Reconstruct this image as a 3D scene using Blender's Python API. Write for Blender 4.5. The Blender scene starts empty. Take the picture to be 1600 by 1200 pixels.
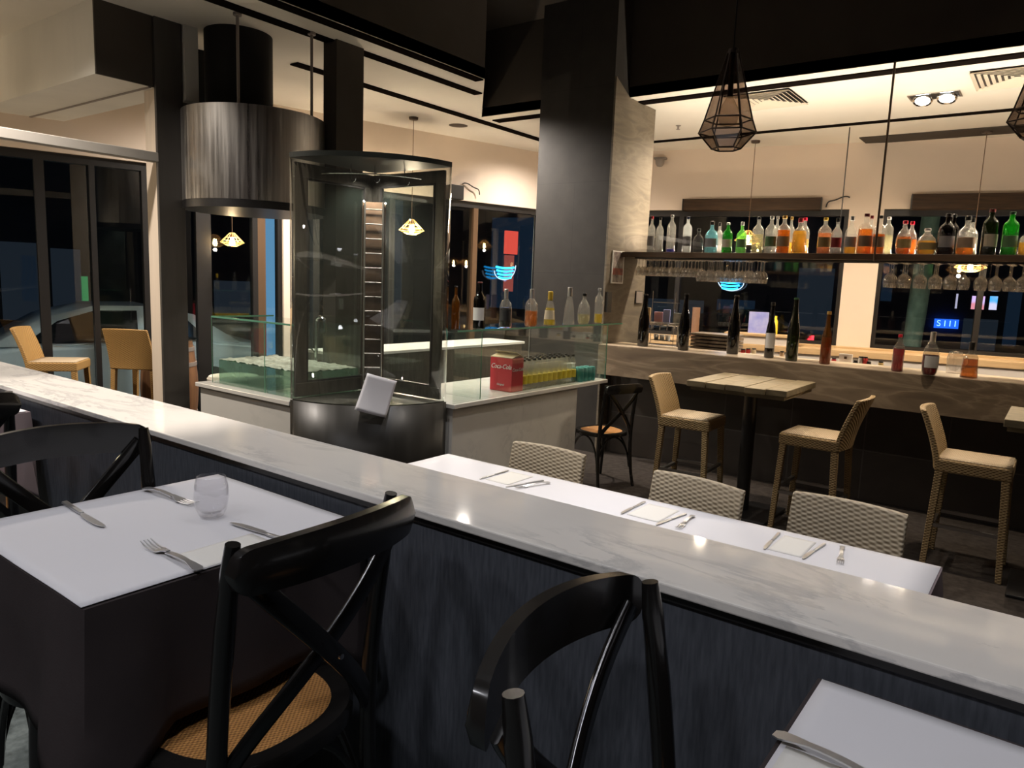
import bpy, bmesh, math, random
from mathutils import Vector, Matrix, noise
from math import sin, cos, pi, radians, sqrt, atan2
random.seed(7)
scene = bpy.context.scene
COL = scene.collection

# ------------------------------------------------------------------ camera
CH = 1.7                      # eye height above the bar floor
YAW, PITCH, ROLL, FPX = radians(36.716), radians(8.0145), radians(2.2176), 1140.2
fw = Vector((-sin(YAW)*cos(PITCH), cos(YAW)*cos(PITCH), -sin(PITCH)))
rt0 = fw.cross(Vector((0, 0, 1))).normalized()
up0 = rt0.cross(fw)
rt = rt0*cos(ROLL) + up0*sin(ROLL)
up = -rt0*sin(ROLL) + up0*cos(ROLL)
cam_d = bpy.data.cameras.new('camera')
cam_d.sensor_width = 36.0
cam_d.lens = FPX*36/1600
cam_d.clip_start = 0.05
cam_d.clip_end = 200
cam = bpy.data.objects.new('camera', cam_d)
COL.objects.link(cam)
m3 = Matrix((rt, up, -fw)).transposed()
cam.matrix_world = Matrix.Translation((0, 0, CH)) @ m3.to_4x4()
scene.camera = cam

# ------------------------------------------------------------------ view and sky
scene.view_settings.view_transform = 'Standard'
scene.view_settings.look = 'None'
scene.view_settings.gamma = 1
scene.view_settings.exposure = 0.9
scene.view_settings.use_curve_mapping = False
scene.cycles.max_bounces = 10
scene.cycles.transparent_max_bounces = 40
scene.cycles.caustics_reflective = False
scene.cycles.caustics_refractive = False
scene.cycles.sample_clamp_indirect = 4.0
w = bpy.data.worlds.new('night_sky')
scene.world = w
w.use_nodes = True
bg = w.node_tree.nodes['Background']
bg.inputs[0].default_value = (0.005, 0.010, 0.018, 1)
bg.inputs[1].default_value = 1.0

# ------------------------------------------------------------------ lights (lamps of the room and added fill; some without fixtures)
WARM = (1.0, 0.83, 0.63)
NEUT = (1.0, 0.90, 0.80)
COOL = (0.94, 0.94, 1.0)
def spot(name, loc, target, watt, size_deg, col=WARM, blend=0.6, radius=0.05):
    d = bpy.data.lights.new(name, 'SPOT')
    d.energy = watt; d.spot_size = radians(size_deg); d.spot_blend = blend
    d.color = col; d.shadow_soft_size = radius
    o = bpy.data.objects.new(name, d)
    COL.objects.link(o)
    o.location = loc
    dv = Vector(target) - Vector(loc)
    o.rotation_euler = dv.to_track_quat('-Z', 'Y').to_euler()
    return o
def bulb_light(name, loc, watt, col=WARM, radius=0.04):
    d = bpy.data.lights.new(name, 'POINT')
    d.energy = watt; d.color = col; d.shadow_soft_size = radius
    o = bpy.data.objects.new(name, d); COL.objects.link(o); o.location = loc
    return o
ZC = 3.53      # white ceiling
ZV = 4.45      # dark raised ceiling over the dining area
NF = 0.41      # raised floor of the near dining area
ORD = ['first', 'second', 'third', 'fourth', 'fifth', 'sixth', 'seventh', 'eighth', 'ninth', 'tenth', 'eleventh', 'twelfth']
DOWN = [  # x, y, z ceiling, watt, cone, colour
    (-2.75, 1.15, ZV, 300, 30, NEUT), (-1.45, 1.75, ZV, 26, 75, COOL), (-0.15, 1.75, ZV, 28, 75, COOL),
    (-2.45, 2.75, ZV, 85, 50, COOL), (-0.35, 2.85, ZV, 85, 50, COOL), (-1.5, 3.5, ZV, 60, 80, NEUT), (-3.0, 2.2, ZV, 60, 70, NEUT),
    (-2.9, -1.5, ZV, 92, 130, COOL), (-1.1, -1.6, ZV, 92, 130, COOL), (0.6, -1.5, ZV, 92, 130, COOL),  # added lamps behind the viewer, brightening the partition's near face
    (-2.5, 5.3, ZV, 130, 70, WARM), (-0.6, 5.3, ZV, 130, 70, WARM), (-3.3, 4.6, ZV, 90, 60, NEUT),
]
for i, (x, y, z, wt, cone, c) in enumerate(DOWN):
    spot('downlight_and_fill', (x, y, z-0.03), (x, y, 0), wt, cone, c, 0.6, 0.22 if y < 0 else 0.03)
CEIL_DOWN_FILL = [  # twin downlight first; the rest is added fill without fixtures
    (-1.25, 7.86, 150, 155), (-1.0, 7.86, 150, 155), (-3.0, 7.7, 190, 155), (0.9, 7.8, 190, 155),
    (-6.3, 4.4, 230, 160), (-5.0, 5.9, 230, 160), (-5.2, 1.3, 230, 150), (-5.6, 8.0, 120, 160),
]
for x, y, wt, cone in CEIL_DOWN_FILL:
    spot('downlight_and_fill', (x, y, ZC-0.03), (x, y+0.05, 0), wt, cone, WARM if x > -4.4 else NEUT, 0.9)

def strip_light(name, loc, sx, sy, watt, col=WARM, rot=(0, 0, 0)):
    d = bpy.data.lights.new(name, 'AREA'); d.shape = 'RECTANGLE'; d.size = sx; d.size_y = sy; d.energy = watt; d.color = col
    o = bpy.data.objects.new(name, d); COL.objects.link(o); o.location = loc; o.rotation_euler = rot
    return o
# light strip lying on the bottle shelf, shining up through the bottles
strip_light('shelf_strip_lamp', (-0.5, 6.98, 2.05), 6.0, 0.03, 65, (1.0, 0.86, 0.68), (pi, 0, 0))
# ------------------------------------------------------------------ helpers
def R2Z(a): return Matrix.Rotation(a, 4, 'Z')
def ray(x, y): return rt*(x-800) - up*(y-600) + fw*FPX
def on_z(x, y, z): d = ray(x, y); return Vector((0, 0, CH)) + d*((z-CH)/d.z)
def on_y(x, y, Y): d = ray(x, y); return Vector((0, 0, CH)) + d*(Y/d.y)
def on_x(x, y, X): d = ray(x, y); return Vector((0, 0, CH)) + d*(X/d.x)

class MB:
    def __init__(s): s.v = []; s.f = []; s.m = []; s.mi = 0
    def add(s, vs, fs, T=None):
        n = len(s.v)
        if T is not None: vs = [T @ Vector(v) for v in vs]
        s.v += [tuple(v) for v in vs]; s.f += [tuple(i+n for i in f) for f in fs]; s.m += [s.mi]*len(fs)
        return s
    def box(s, x0, y0, z0, x1, y1, z1, T=None):
        vs = [(x0,y0,z0),(x1,y0,z0),(x1,y1,z0),(x0,y1,z0),(x0,y0,z1),(x1,y0,z1),(x1,y1,z1),(x0,y1,z1)]
        return s.add(vs, [(0,3,2,1),(4,5,6,7),(0,1,5,4),(1,2,6,5),(2,3,7,6),(3,0,4,7)], T)
    def cbox(s, c, d, T=None):
        return s.box(c[0]-d[0]/2, c[1]-d[1]/2, c[2]-d[2]/2, c[0]+d[0]/2, c[1]+d[1]/2, c[2]+d[2]/2, T)
    def taper(s, a, b, sa, sb, T=None):   # square bar from point a to b (mostly vertical), half sizes
        vs = []
        for p, h in ((a, sa), (b, sb)):
            hx, hy = (h, h) if not isinstance(h, tuple) else h
            vs += [(p[0]-hx, p[1]-hy, p[2]), (p[0]+hx, p[1]-hy, p[2]), (p[0]+hx, p[1]+hy, p[2]), (p[0]-hx, p[1]+hy, p[2])]
        return s.add(vs, [(0,3,2,1),(4,5,6,7),(0,1,5,4),(1,2,6,5),(2,3,7,6),(3,0,4,7)], T)
    def lathe(s, prof, n=24, T=None, a0=0, a1=2*pi):
        full = abs(a1-a0-2*pi) < 1e-6
        k = n if full else n+1
        vs = []; fs = []
        for r, z in prof:
            for i in range(k):
                a = a0 + (a1-a0)*i/n
                vs.append((r*cos(a), r*sin(a), z))
        for j in range(len(prof)-1):
            for i in range(n):
                i2 = (i+1) % k
                fs.append((j*k+i, j*k+i2, (j+1)*k+i2, (j+1)*k+i))
        if full:
            if prof[0][0] > 1e-5: fs.append(tuple(range(k-1, -1, -1)))
            if prof[-1][0] > 1e-5: fs.append(tuple((len(prof)-1)*k+i for i in range(k)))
        return s.add(vs, fs, T)
    def tube(s, pts, r, n=10, T=None, flat=None, cap=True, upv=None):
        # sweep; r a number or a list; flat=(w,t): rectangular strap section
        pts = [Vector(p) for p in pts]; m = len(pts)
        rs = r if isinstance(r, (list, tuple)) else [r]*m
        tang = [(pts[min(i+1, m-1)]-pts[max(i-1, 0)]).normalized() for i in range(m)]
        u = Vector(upv) if upv else (Vector((0, 0, 1)) if abs(tang[0].z) < 0.9 else Vector((1, 0, 0)))
        vs = []; 
        for i, (p, t) in enumerate(zip(pts, tang)):
            u = (u - t*u.dot(t)); u = u.normalized() if u.length > 1e-6 else t.orthogonal().normalized()
            b = t.cross(u)
            if flat:
                ww, tt = flat[0]/2, flat[1]/2
                c = min(ww, tt)*0.5
                sec = [(ww, -tt+c), (ww, tt-c), (ww-c, tt), (-ww+c, tt), (-ww, tt-c), (-ww, -tt+c), (-ww+c, -tt), (ww-c, -tt)]
                for a_, b_ in sec: vs.append(p + u*a_*rs[i] + b*b_*rs[i])
            else:
                for k in range(n):
                    a = 2*pi*k/n; vs.append(p + (u*cos(a)+b*sin(a))*rs[i])
        k = 8 if flat else n
        fs = [(i*k+j, i*k+(j+1) % k, (i+1)*k+(j+1) % k, (i+1)*k+j) for i in range(m-1) for j in range(k)]
        if cap: fs += [tuple(range(k-1, -1, -1)), tuple((m-1)*k+j for j in range(k))]
        return s.add(vs, fs, T)
    def prism(s, poly, z0, z1, T=None):   # polygon in xy, counter-clockwise
        n = len(poly)
        vs = [(x, y, z0) for x, y in poly] + [(x, y, z1) for x, y in poly]
        return s.add(vs, [tuple(range(n-1, -1, -1)), tuple(range(n, 2*n))] + [(i, (i+1) % n, n+(i+1) % n, n+i) for i in range(n)], T)
    def grid(s, fn, nu, nv, T=None):
        vs = [fn(i/nu, j/nv) for j in range(nv+1) for i in range(nu+1)]
        return s.add(vs, [(j*(nu+1)+i, j*(nu+1)+i+1, (j+1)*(nu+1)+i+1, (j+1)*(nu+1)+i) for j in range(nv) for i in range(nu)], T)
    def build(s, name, mats, parent=None, smooth=35, bevel=0, solid=0, subd=0, loc=None):
        me = bpy.data.meshes.new(name)
        me.from_pydata(s.v, [], s.f)
        mats = mats if isinstance(mats, (list, tuple)) else [mats]
        for m in mats: me.materials.append(m)
        for p, i in zip(me.polygons, s.m): p.material_index = i
        if smooth:
            me.polygons.foreach_set('use_smooth', [True]*len(me.polygons))
            me.set_sharp_from_angle(angle=radians(smooth))
        me.update()
        o = bpy.data.objects.new(name, me); COL.objects.link(o)
        if parent is not None: o.parent = parent
        if loc is not None: o.location = loc
        if solid:
            q = o.modifiers.new('solid', 'SOLIDIFY'); q.thickness = solid; q.offset = 0
        if subd:
            q = o.modifiers.new('sub', 'SUBSURF'); q.levels = subd; q.render_levels = subd
        if bevel:
            q = o.modifiers.new('bevel', 'BEVEL'); q.width = bevel; q.segments = 2; q.limit_method = 'ANGLE'; q.angle_limit = radians(50)
        return o

def tag(o, label=None, cat=None, group=None, kind=None):
    if label: o['label'] = label
    if cat: o['category'] = cat
    if group: o['group'] = group
    if kind: o['kind'] = kind
    return o
def thing(name, label, cat, loc=(0, 0, 0), rz=0, group=None):
    o = bpy.data.objects.new(name, None); COL.objects.link(o)
    o.empty_display_size = 0.05
    o.location = loc; o.rotation_euler = (0, 0, rz)
    return tag(o, label, cat, group)
def struct(o): return tag(o, kind='structure')
def dup(root, loc=None, rz=None, label=None, group=None):
    kids = {}
    for ob in KIDS[root.name] if root.name in KIDS else []: pass
    r = root.copy(); COL.objects.link(r)
    if loc is not None: r.location = loc
    if rz is not None: r.rotation_euler = (0, 0, rz)
    if label: r['label'] = label
    if group: r['group'] = group
    for ch in [c for c in bpy.data.objects if c.parent == root]:
        c2 = ch.copy(); COL.objects.link(c2); c2.parent = r
        for g in [g for g in bpy.data.objects if g.parent == ch]:
            g2 = g.copy(); COL.objects.link(g2); g2.parent = c2
    return r
KIDS = {}

# ------------------------------------------------------------------ materials
def newmat(name):
    m = bpy.data.materials.new(name); m.use_nodes = True
    nt = m.node_tree; nt.nodes.clear()
    out = nt.nodes.new('ShaderNodeOutputMaterial')
    return m, nt, out
def nd(nt, t, **kw):
    n = nt.nodes.new(t)
    for k, v in kw.items(): setattr(n, k, v)
    return n
def coords(nt, scale=(1, 1, 1), rot=(0, 0, 0), kind='Object'):
    tc = nd(nt, 'ShaderNodeTexCoord'); mp = nd(nt, 'ShaderNodeMapping')
    mp.inputs['Scale'].default_value = scale; mp.inputs['Rotation'].default_value = rot
    nt.links.new(tc.outputs[kind], mp.inputs[0]); return mp.outputs[0]
def ramp(nt, fac, stops):
    r = nd(nt, 'ShaderNodeValToRGB')
    el = r.color_ramp.elements
    while len(el) < len(stops): el.new(0.5)
    for e, (p, c) in zip(el, stops): e.position = p; e.color = (*c, 1) if len(c) == 3 else c
    nt.links.new(fac, r.inputs[0]); return r.outputs[0]
def mixc(nt, fac, a, b, bt='MIX'):
    n = nd(nt, 'ShaderNodeMix', data_type='RGBA', blend_type=bt)
    for sock, val in ((n.inputs[0], fac), (n.inputs[6], a), (n.inputs[7], b)):
        if isinstance(val, (int, float)): sock.default_value = val
        elif isinstance(val, tuple): sock.default_value = (*val, 1) if len(val) == 3 else val
        else: nt.links.new(val, sock)
    return n.outputs[2]
def noise_n(nt, vec, scale, detail=3, rough=0.55):
    n = nd(nt, 'ShaderNodeTexNoise'); n.inputs['Scale'].default_value = scale
    n.inputs['Detail'].default_value = detail; n.inputs['Roughness'].default_value = rough
    nt.links.new(vec, n.inputs['Vector']); return n.outputs['Fac']
def pm(name, col, rough=0.5, metal=0.0, var=0.0, vs=3.0, stretch=(1, 1, 1), bump=0.0, bs=40.0, spec=0.5, coat=0.0, emit=None, es=0.0, rvar=0.0, col2=None, bd=0.002, alpha=None):
    m, nt, out = newmat(name)
    b = nd(nt, 'ShaderNodeBsdfPrincipled')
    nt.links.new(b.outputs[0], out.inputs[0])
    b.inputs['Base Color'].default_value = (*col, 1); b.inputs['Roughness'].default_value = rough
    b.inputs['Metallic'].default_value = metal; b.inputs['Specular IOR Level'].default_value = spec
    b.inputs['Coat Weight'].default_value = coat; b.inputs['Coat Roughness'].default_value = 0.08
    vec = coords(nt, stretch)
    n1 = noise_n(nt, vec, vs, 5)
    c2 = col2 if col2 else tuple(c*(1-var) for c in col)
    if var or col2:
        c1 = tuple(min(1, c*(1+var*0.5)) for c in col)
        nt.links.new(ramp(nt, n1, [(0.3, c2), (0.7, c1)]), b.inputs['Base Color'])
    if rvar:
        r = ramp(nt, n1, [(0.3, (rough-rvar,)*3), (0.7, (rough+rvar,)*3)])
        nt.links.new(r, b.inputs['Roughness'])
    if bump:
        n2 = noise_n(nt, vec, bs, 4)
        bp = nd(nt, 'ShaderNodeBump'); bp.inputs['Strength'].default_value = bump; bp.inputs['Distance'].default_value = bd
        nt.links.new(n2, bp.inputs['Height']); nt.links.new(bp.outputs[0], b.inputs['Normal'])
    if emit:
        b.inputs['Emission Color'].default_value = (*emit, 1); b.inputs['Emission Strength'].default_value = es
    m['b'] = b.name
    return m
def pb(m): return m.node_tree.nodes[m['b']]
def glow(name, col, s):
    m, nt, out = newmat(name)
    e = nd(nt, 'ShaderNodeEmission'); e.inputs[0].default_value = (*col, 1); e.inputs[1].default_value = s
    nt.links.new(e.outputs[0], out.inputs[0]); return m
def thin_glass(name, tint=(1, 1, 1), body=0.0, bodycol=None, edge=1.45, rough=0.0, refl=(1, 1, 1), smudge=0.0):
    # sheet or hollow glass: tinted see-through part, mirror part by angle, and a little scattering of the colour
    m, nt, out = newmat(name)
    t = nd(nt, 'ShaderNodeBsdfTransparent'); t.inputs[0].default_value = (*tint, 1)
    g = nd(nt, 'ShaderNodeBsdfGlossy'); g.inputs[0].default_value = (*refl, 1); g.inputs['Roughness'].default_value = rough
    f0 = ((edge-1)/(edge+1))**2
    lwt = nd(nt, 'ShaderNodeLayerWeight'); lwt.inputs[0].default_value = 0.5
    pw_ = nd(nt, 'ShaderNodeMath', operation='POWER'); nt.links.new(lwt.outputs['Facing'], pw_.inputs[0]); pw_.inputs[1].default_value = 4.0
    mr = nd(nt, 'ShaderNodeMapRange'); nt.links.new(pw_.outputs[0], mr.inputs[0]); mr.inputs[3].default_value = f0; mr.inputs[4].default_value = 0.9
    mx = nd(nt, 'ShaderNodeMixShader')
    nt.links.new(mr.outputs[0], mx.inputs[0])
    base = t.outputs[0]
    if body or smudge:
        d = nd(nt, 'ShaderNodeBsdfTranslucent'); d.inputs[0].default_value = (*(bodycol or tint), 1)
        d2 = nd(nt, 'ShaderNodeBsdfDiffuse'); d2.inputs[0].default_value = (*(bodycol or tint), 1)
        dm = nd(nt, 'ShaderNodeMixShader'); dm.inputs[0].default_value = 0.5
        nt.links.new(d.outputs[0], dm.inputs[1]); nt.links.new(d2.outputs[0], dm.inputs[2])
        bx = nd(nt, 'ShaderNodeMixShader'); bx.inputs[0].default_value = body
        if smudge:
            f = noise_n(nt, coords(nt, (1, 1, 0.35)), 3.0, 4)
            nt.links.new(ramp(nt, f, [(0.42, (body,)*3), (0.8, (body+smudge,)*3)]), bx.inputs[0])
        nt.links.new(t.outputs[0], bx.inputs[1]); nt.links.new(dm.outputs[0], bx.inputs[2]); base = bx.outputs[0]
    nt.links.new(base, mx.inputs[1]); nt.links.new(g.outputs[0], mx.inputs[2]); nt.links.new(mx.outputs[0], out.inputs[0])
    return m

def marble(name, base, vein, rough=0.12, scale=1.0, amount=0.5):
    m = pm(name, base, rough, spec=0.5)
    nt = m.node_tree; b = pb(m)
    v = coords(nt, (scale*0.8, scale*2.2, scale*2), (0, 0, 0.5))
    wv = nd(nt, 'ShaderNodeTexNoise'); wv.inputs['Scale'].default_value = 2.6; wv.inputs['Detail'].default_value = 7; wv.inputs['Distortion'].default_value = 0.5; wv.inputs['Roughness'].default_value = 0.66
    nt.links.new(v, wv.inputs['Vector'])
    veins = ramp(nt, wv.outputs['Fac'], [(0.42, (0, 0, 0)), (0.50, (1, 1, 1)), (0.53, (0, 0, 0))])
    patch = ramp(nt, noise_n(nt, v, 1.1, 3), [(0.42, (0, 0, 0)), (0.58, (1, 1, 1))])
    f = mixc(nt, 1.0, veins, patch, 'MULTIPLY')
    cloud = ramp(nt, noise_n(nt, v, 1.8, 5), [(0.3, tuple(c*0.93 for c in base)), (0.7, base)])
    fs = nd(nt, 'ShaderNodeMath', operation='MULTIPLY'); nt.links.new(f, fs.inputs[0]); fs.inputs[1].default_value = amount
    nt.links.new(mixc(nt, fs.outputs[0], cloud, vein), b.inputs['Base Color'])
    return m

def brickmat(name, c1, c2, mortar, bw, rh, rough=0.5, offset=0.5, msize=0.01, plane='xz', bump=0.3, noise_amt=0.15):
    m = pm(name, c1, rough)
    nt = m.node_tree; b = pb(m)
    rot = {'xz': (radians(90), 0, 0), 'yz': (radians(90), 0, radians(90)), 'xy': (0, 0, 0)}[plane]
    tc = nd(nt, 'ShaderNodeTexCoord')
    sp = nd(nt, 'ShaderNodeSeparateXYZ'); nt.links.new(tc.outputs['Object'], sp.inputs[0])
    cb = nd(nt, 'ShaderNodeCombineXYZ')
    a, c = {'xz': ('X', 'Z'), 'yz': ('Y', 'Z'), 'xy': ('X', 'Y')}[plane]
    nt.links.new(sp.outputs[a], cb.inputs[0]); nt.links.new(sp.outputs[c], cb.inputs[1])
    br = nd(nt, 'ShaderNodeTexBrick'); br.offset = offset
    br.inputs['Color1'].default_value = (*c1, 1); br.inputs['Color2'].default_value = (*c2, 1); br.inputs['Mortar'].default_value = (*mortar, 1)
    br.inputs['Scale'].default_value = 1; br.inputs['Brick Width'].default_value = bw; br.inputs['Row Height'].default_value = rh
    br.inputs['Mortar Size'].default_value = msize; br.inputs['Mortar Smooth'].default_value = 0.3
    nt.links.new(cb.outputs[0], br.inputs['Vector'])
    n = noise_n(nt, coords(nt, (1, 1, 1)), 6, 5)
    var = ramp(nt, n, [(0.3, (1-noise_amt,)*3), (0.7, (1.0,)*3)])
    nt.links.new(mixc(nt, 1.0, br.outputs['Color'], var, 'MULTIPLY'), b.inputs['Base Color'])
    if bump:
        bp = nd(nt, 'ShaderNodeBump'); bp.inputs['Strength'].default_value = bump; bp.inputs['Distance'].default_value = 0.003; bp.invert = True
        nt.links.new(br.outputs['Fac'], bp.inputs['Height']); nt.links.new(bp.outputs[0], b.inputs['Normal'])
    return m

def weave(name, c1, c2, size=0.014, plane='auto', bump=1.0, rough=0.55, warp=2.2):
    # woven strands: alternating over/under cells
    m = pm(name, c1, rough, spec=0.35)
    nt = m.node_tree; b = pb(m)
    tc = nd(nt, 'ShaderNodeTexCoord')
    sp = nd(nt, 'ShaderNodeSeparateXYZ'); nt.links.new(tc.outputs['Object'], sp.inputs[0])
    ad = nd(nt, 'ShaderNodeMath', operation='ADD'); nt.links.new(sp.outputs['X'], ad.inputs[0]); nt.links.new(sp.outputs['Y'], ad.inputs[1])
    if plane == 'xy':
        U, V = sp.outputs['X'], sp.outputs['Y']
    else:
        U, V = ad.outputs[0], sp.outputs['Z']
    def mul(x, k):
        n = nd(nt, 'ShaderNodeMath', operation='MULTIPLY'); nt.links.new(x, n.inputs[0]); n.inputs[1].default_value = k; return n.outputs[0]
    def sn(x):
        n = nd(nt, 'ShaderNodeMath', operation='SINE'); nt.links.new(x, n.inputs[0]); return n.outputs[0]
    a = sn(mul(U, pi/(size*warp))); c = sn(mul(V, pi/size))
    p = nd(nt, 'ShaderNodeMath', operation='MULTIPLY'); nt.links.new(a, p.inputs[0]); nt.links.new(c, p.inputs[1])
    h = nd(nt, 'ShaderNodeMapRange'); nt.links.new(p.outputs[0], h.inputs[0]); h.inputs[1].default_value = -1; h.inputs[2].default_value = 1
    nt.links.new(ramp(nt, h.outputs[0], [(0.1, c2), (0.55, c1), (1.0, tuple(min(1, x*1.12) for x in c1))]), b.inputs['Base Color'])
    bp = nd(nt, 'ShaderNodeBump'); bp.inputs['Strength'].default_value = bump; bp.inputs['Distance'].default_value = 0.004
    nt.links.new(h.outputs[0], bp.inputs['Height']); nt.links.new(bp.outputs[0], b.inputs['Normal'])
    return m

M = {}
M['ceil'] = pm('ceiling_paint', (0.72, 0.68, 0.60), 0.9, var=0.03)
M['wallw'] = pm('cream_wall_paint', (0.70, 0.59, 0.49), 0.9, var=0.05, vs=1.2)
M['pier'] = pm('pale_pink_paint', (0.72, 0.58, 0.47), 0.85, var=0.03)
M['dark'] = pm('black_brown_paint', (0.060, 0.051, 0.043), 0.85, var=0.1, spec=0.2)
M['darkwall'] = pm('dark_room_paint', (0.05, 0.035, 0.03), 0.9, var=0.1)
M['track'] = pm('black_track', (0.008, 0.006, 0.005), 0.95, spec=0.0)
M['blindwood'] = pm('dark_walnut_pelmet', (0.045, 0.024, 0.012), 0.6, col2=(0.02, 0.012, 0.007), vs=4, stretch=(1, 6, 10), spec=0.2)
M['boxw'] = pm('greyish_white_plaster', (0.72, 0.70, 0.64), 0.85, var=0.08, vs=2.5, stretch=(1, 1, 0.3))
M['postw'] = pm('beige_post_paint', (0.66, 0.56, 0.45), 0.7, var=0.06, stretch=(8, 8, 0.5))
M['postd'] = pm('dark_grey_post_paint', (0.05, 0.045, 0.04), 0.5, var=0.3, vs=2, stretch=(4, 4, 0.5))
M['transom'] = pm('grey_transom_paint', (0.42, 0.39, 0.35), 0.6, var=0.05)
M['floor'] = pm('dark_carpet', (0.045, 0.038, 0.034), 0.95, var=0.4, vs=20, bump=0.6, bs=160, spec=0.1)
M['carpet'] = pm('blue_grey_carpet', (0.085, 0.10, 0.10), 0.95, var=0.5, vs=35, bump=0.7, bs=220, spec=0.1)
M['navy'] = pm('navy_fabric_wallpaper', (0.085, 0.092, 0.108), 0.7, col2=(0.048, 0.053, 0.064), vs=30, stretch=(5, 5, 0.6), bump=0.35, bs=60, spec=0.35)
M['marble'] = marble('white_marble', (0.80, 0.76, 0.70), (0.33, 0.33, 0.33), 0.06, 1.3, 0.42)
M['marble2'] = marble('pale_grey_marble', (0.62, 0.60, 0.55), (0.36, 0.36, 0.34), 0.25, 0.9, 0.4)
M['tile'] = brickmat('charcoal_wall_tile', (0.036, 0.032, 0.028), (0.032, 0.028, 0.025), (0.024, 0.022, 0.019), 0.9, 0.9, 0.75, 0.5, 0.003, 'xz', 0.1, 0.3)
M['bartile'] = brickmat('dark_brown_tile', (0.062, 0.052, 0.046), (0.054, 0.045, 0.040), (0.10, 0.09, 0.08), 0.6, 0.42, 0.4, 0.0, 0.006, 'xz', 0.3, 0.2)
def stone(name, c1, c2, c3, rough=0.45, sc=(0.5, 0.5, 4)):
    m = pm(name, c1, rough); nt = m.node_tree; b = pb(m)
    v = coords(nt, sc, (0, 0.08, 0))
    wv = nd(nt, 'ShaderNodeTexNoise'); wv.inputs['Scale'].default_value = 2.0; wv.inputs['Detail'].default_value = 7; wv.inputs['Distortion'].default_value = 1.8
    nt.links.new(v, wv.inputs['Vector'])
    nt.links.new(ramp(nt, wv.outputs['Fac'], [(0.3, c2), (0.45, c1), (0.5, c3), (0.56, c1), (0.72, c2)]), b.inputs['Base Color'])
    return m
M['stone'] = stone('veined_brown_stone', (0.22, 0.165, 0.112), (0.155, 0.113, 0.078), (0.31, 0.24, 0.165), 0.45, (0.55, 0.55, 2.2))
M['stonetop'] = stone('pale_veined_stone_top', (0.62, 0.50, 0.36), (0.5, 0.4, 0.29), (0.7, 0.58, 0.44), 0.3)
M['clad'] = stone('grey_brown_textured_cladding', (0.155, 0.128, 0.092), (0.118, 0.098, 0.072), (0.180, 0.150, 0.110), 0.75, (1.2, 0.6, 3.2))
M['paper'] = pm('white_table_paper', (0.70, 0.69, 0.71), 0.8, var=0.02, vs=2, bump=0.05, bs=6, spec=0.25)
M['napkin'] = pm('cream_napkin', (0.74, 0.72, 0.67), 0.85, bump=0.15, bs=120)
M['cloth'] = pm('dark_aubergine_tablecloth', (0.045, 0.036, 0.036), 0.9, var=0.15, vs=8, bump=0.2, bs=300, spec=0.15)
M['cloth2'] = pm('mauve_grey_tablecloth', (0.16, 0.13, 0.14), 0.9, var=0.1, vs=8, spec=0.15)
M['lacquer'] = pm('black_lacquered_wood', (0.012, 0.011, 0.010), 0.22, var=0.3, vs=6, coat=0.3, rvar=0.06)
M['cane'] = weave('woven_rattan_seat', (0.62, 0.30, 0.09), (0.26, 0.10, 0.025), 0.0045, 'xy', 0.8, 0.5, 1.3)
M['rattan'] = weave('cream_wicker', (0.40, 0.335, 0.235), (0.25, 0.20, 0.135), 0.0095, 'auto', 0.8, 0.5, 2.6)
M['rattan2'] = weave('tan_wicker', (0.38, 0.265, 0.13), (0.17, 0.11, 0.05), 0.009, 'auto', 0.8, 0.5, 1.8)
M['rattan2s'] = weave('lit_tan_wicker_seat', (0.60, 0.48, 0.33), (0.34, 0.25, 0.15), 0.009, 'xy', 0.8, 0.5, 1.8)  # paler copy of the tan wicker; light from above put into its colour
M['rattan3'] = weave('golden_wicker', (0.42, 0.25, 0.085), (0.26, 0.14, 0.045), 0.009, 'auto', 0.6, 0.5, 1.8)
M['steelbar'] = pm('brushed_footrest_steel', (0.35, 0.34, 0.33), 0.35, 1.0)
M['wood'] = pm('weathered_oak_planks', (0.30, 0.235, 0.135), 0.6, col2=(0.15, 0.12, 0.07), vs=5, stretch=(1.2, 9, 4), bump=0.4, bs=12)
M['woodshelf'] = pm('brown_timber_shelf', (0.10, 0.058, 0.03), 0.5, col2=(0.06, 0.035, 0.02), vs=4, stretch=(1, 6, 10))
M['ply'] = pm('pale_timber_counter', (0.60, 0.42, 0.23), 0.5, col2=(0.5, 0.33, 0.17), vs=4, stretch=(1, 6, 10))
M['cab_white'] = pm('white_laminate', (0.62, 0.58, 0.55), 0.4)
M['blackmetal'] = pm('black_metal', (0.012, 0.011, 0.011), 0.4, 0.0)
M['bronze'] = pm('bronze_frame', (0.16, 0.10, 0.06), 0.4, 0.6)
M['chrome'] = pm('polished_steel', (0.72, 0.72, 0.72), 0.12, 1.0)
M['cutlery'] = pm('cutlery_steel', (0.66, 0.66, 0.67), 0.30, 0.85, bump=0.03, bs=20)
M['gun'] = pm('dark_mesh_metal', (0.07, 0.05, 0.04), 0.5, 0.7)
def brushed(name, col, rough, stretch):
    m = pm(name, col, rough, 1.0); nt = m.node_tree; b = pb(m)
    v = coords(nt, stretch); n = noise_n(nt, v, 9, 6, 0.7)
    nt.links.new(ramp(nt, n, [(0.3, (rough-0.08,)*3), (0.7, (rough+0.12,)*3)]), b.inputs['Roughness'])
    nt.links.new(ramp(nt, n, [(0.3, tuple(c*0.6 for c in col)), (0.7, col)]), b.inputs['Base Color'])  # streaks in the base colour imitate reflections along the metal
    b.inputs['Anisotropic'].default_value = 0.6
    return m
M['steel'] = brushed('brushed_stainless_steel', (0.74, 0.71, 0.67), 0.32, (3, 3, 0.08))
M['steel2'] = brushed('dull_steel_panel', (0.20, 0.19, 0.17), 0.35, (3, 3, 0.4))
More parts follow.
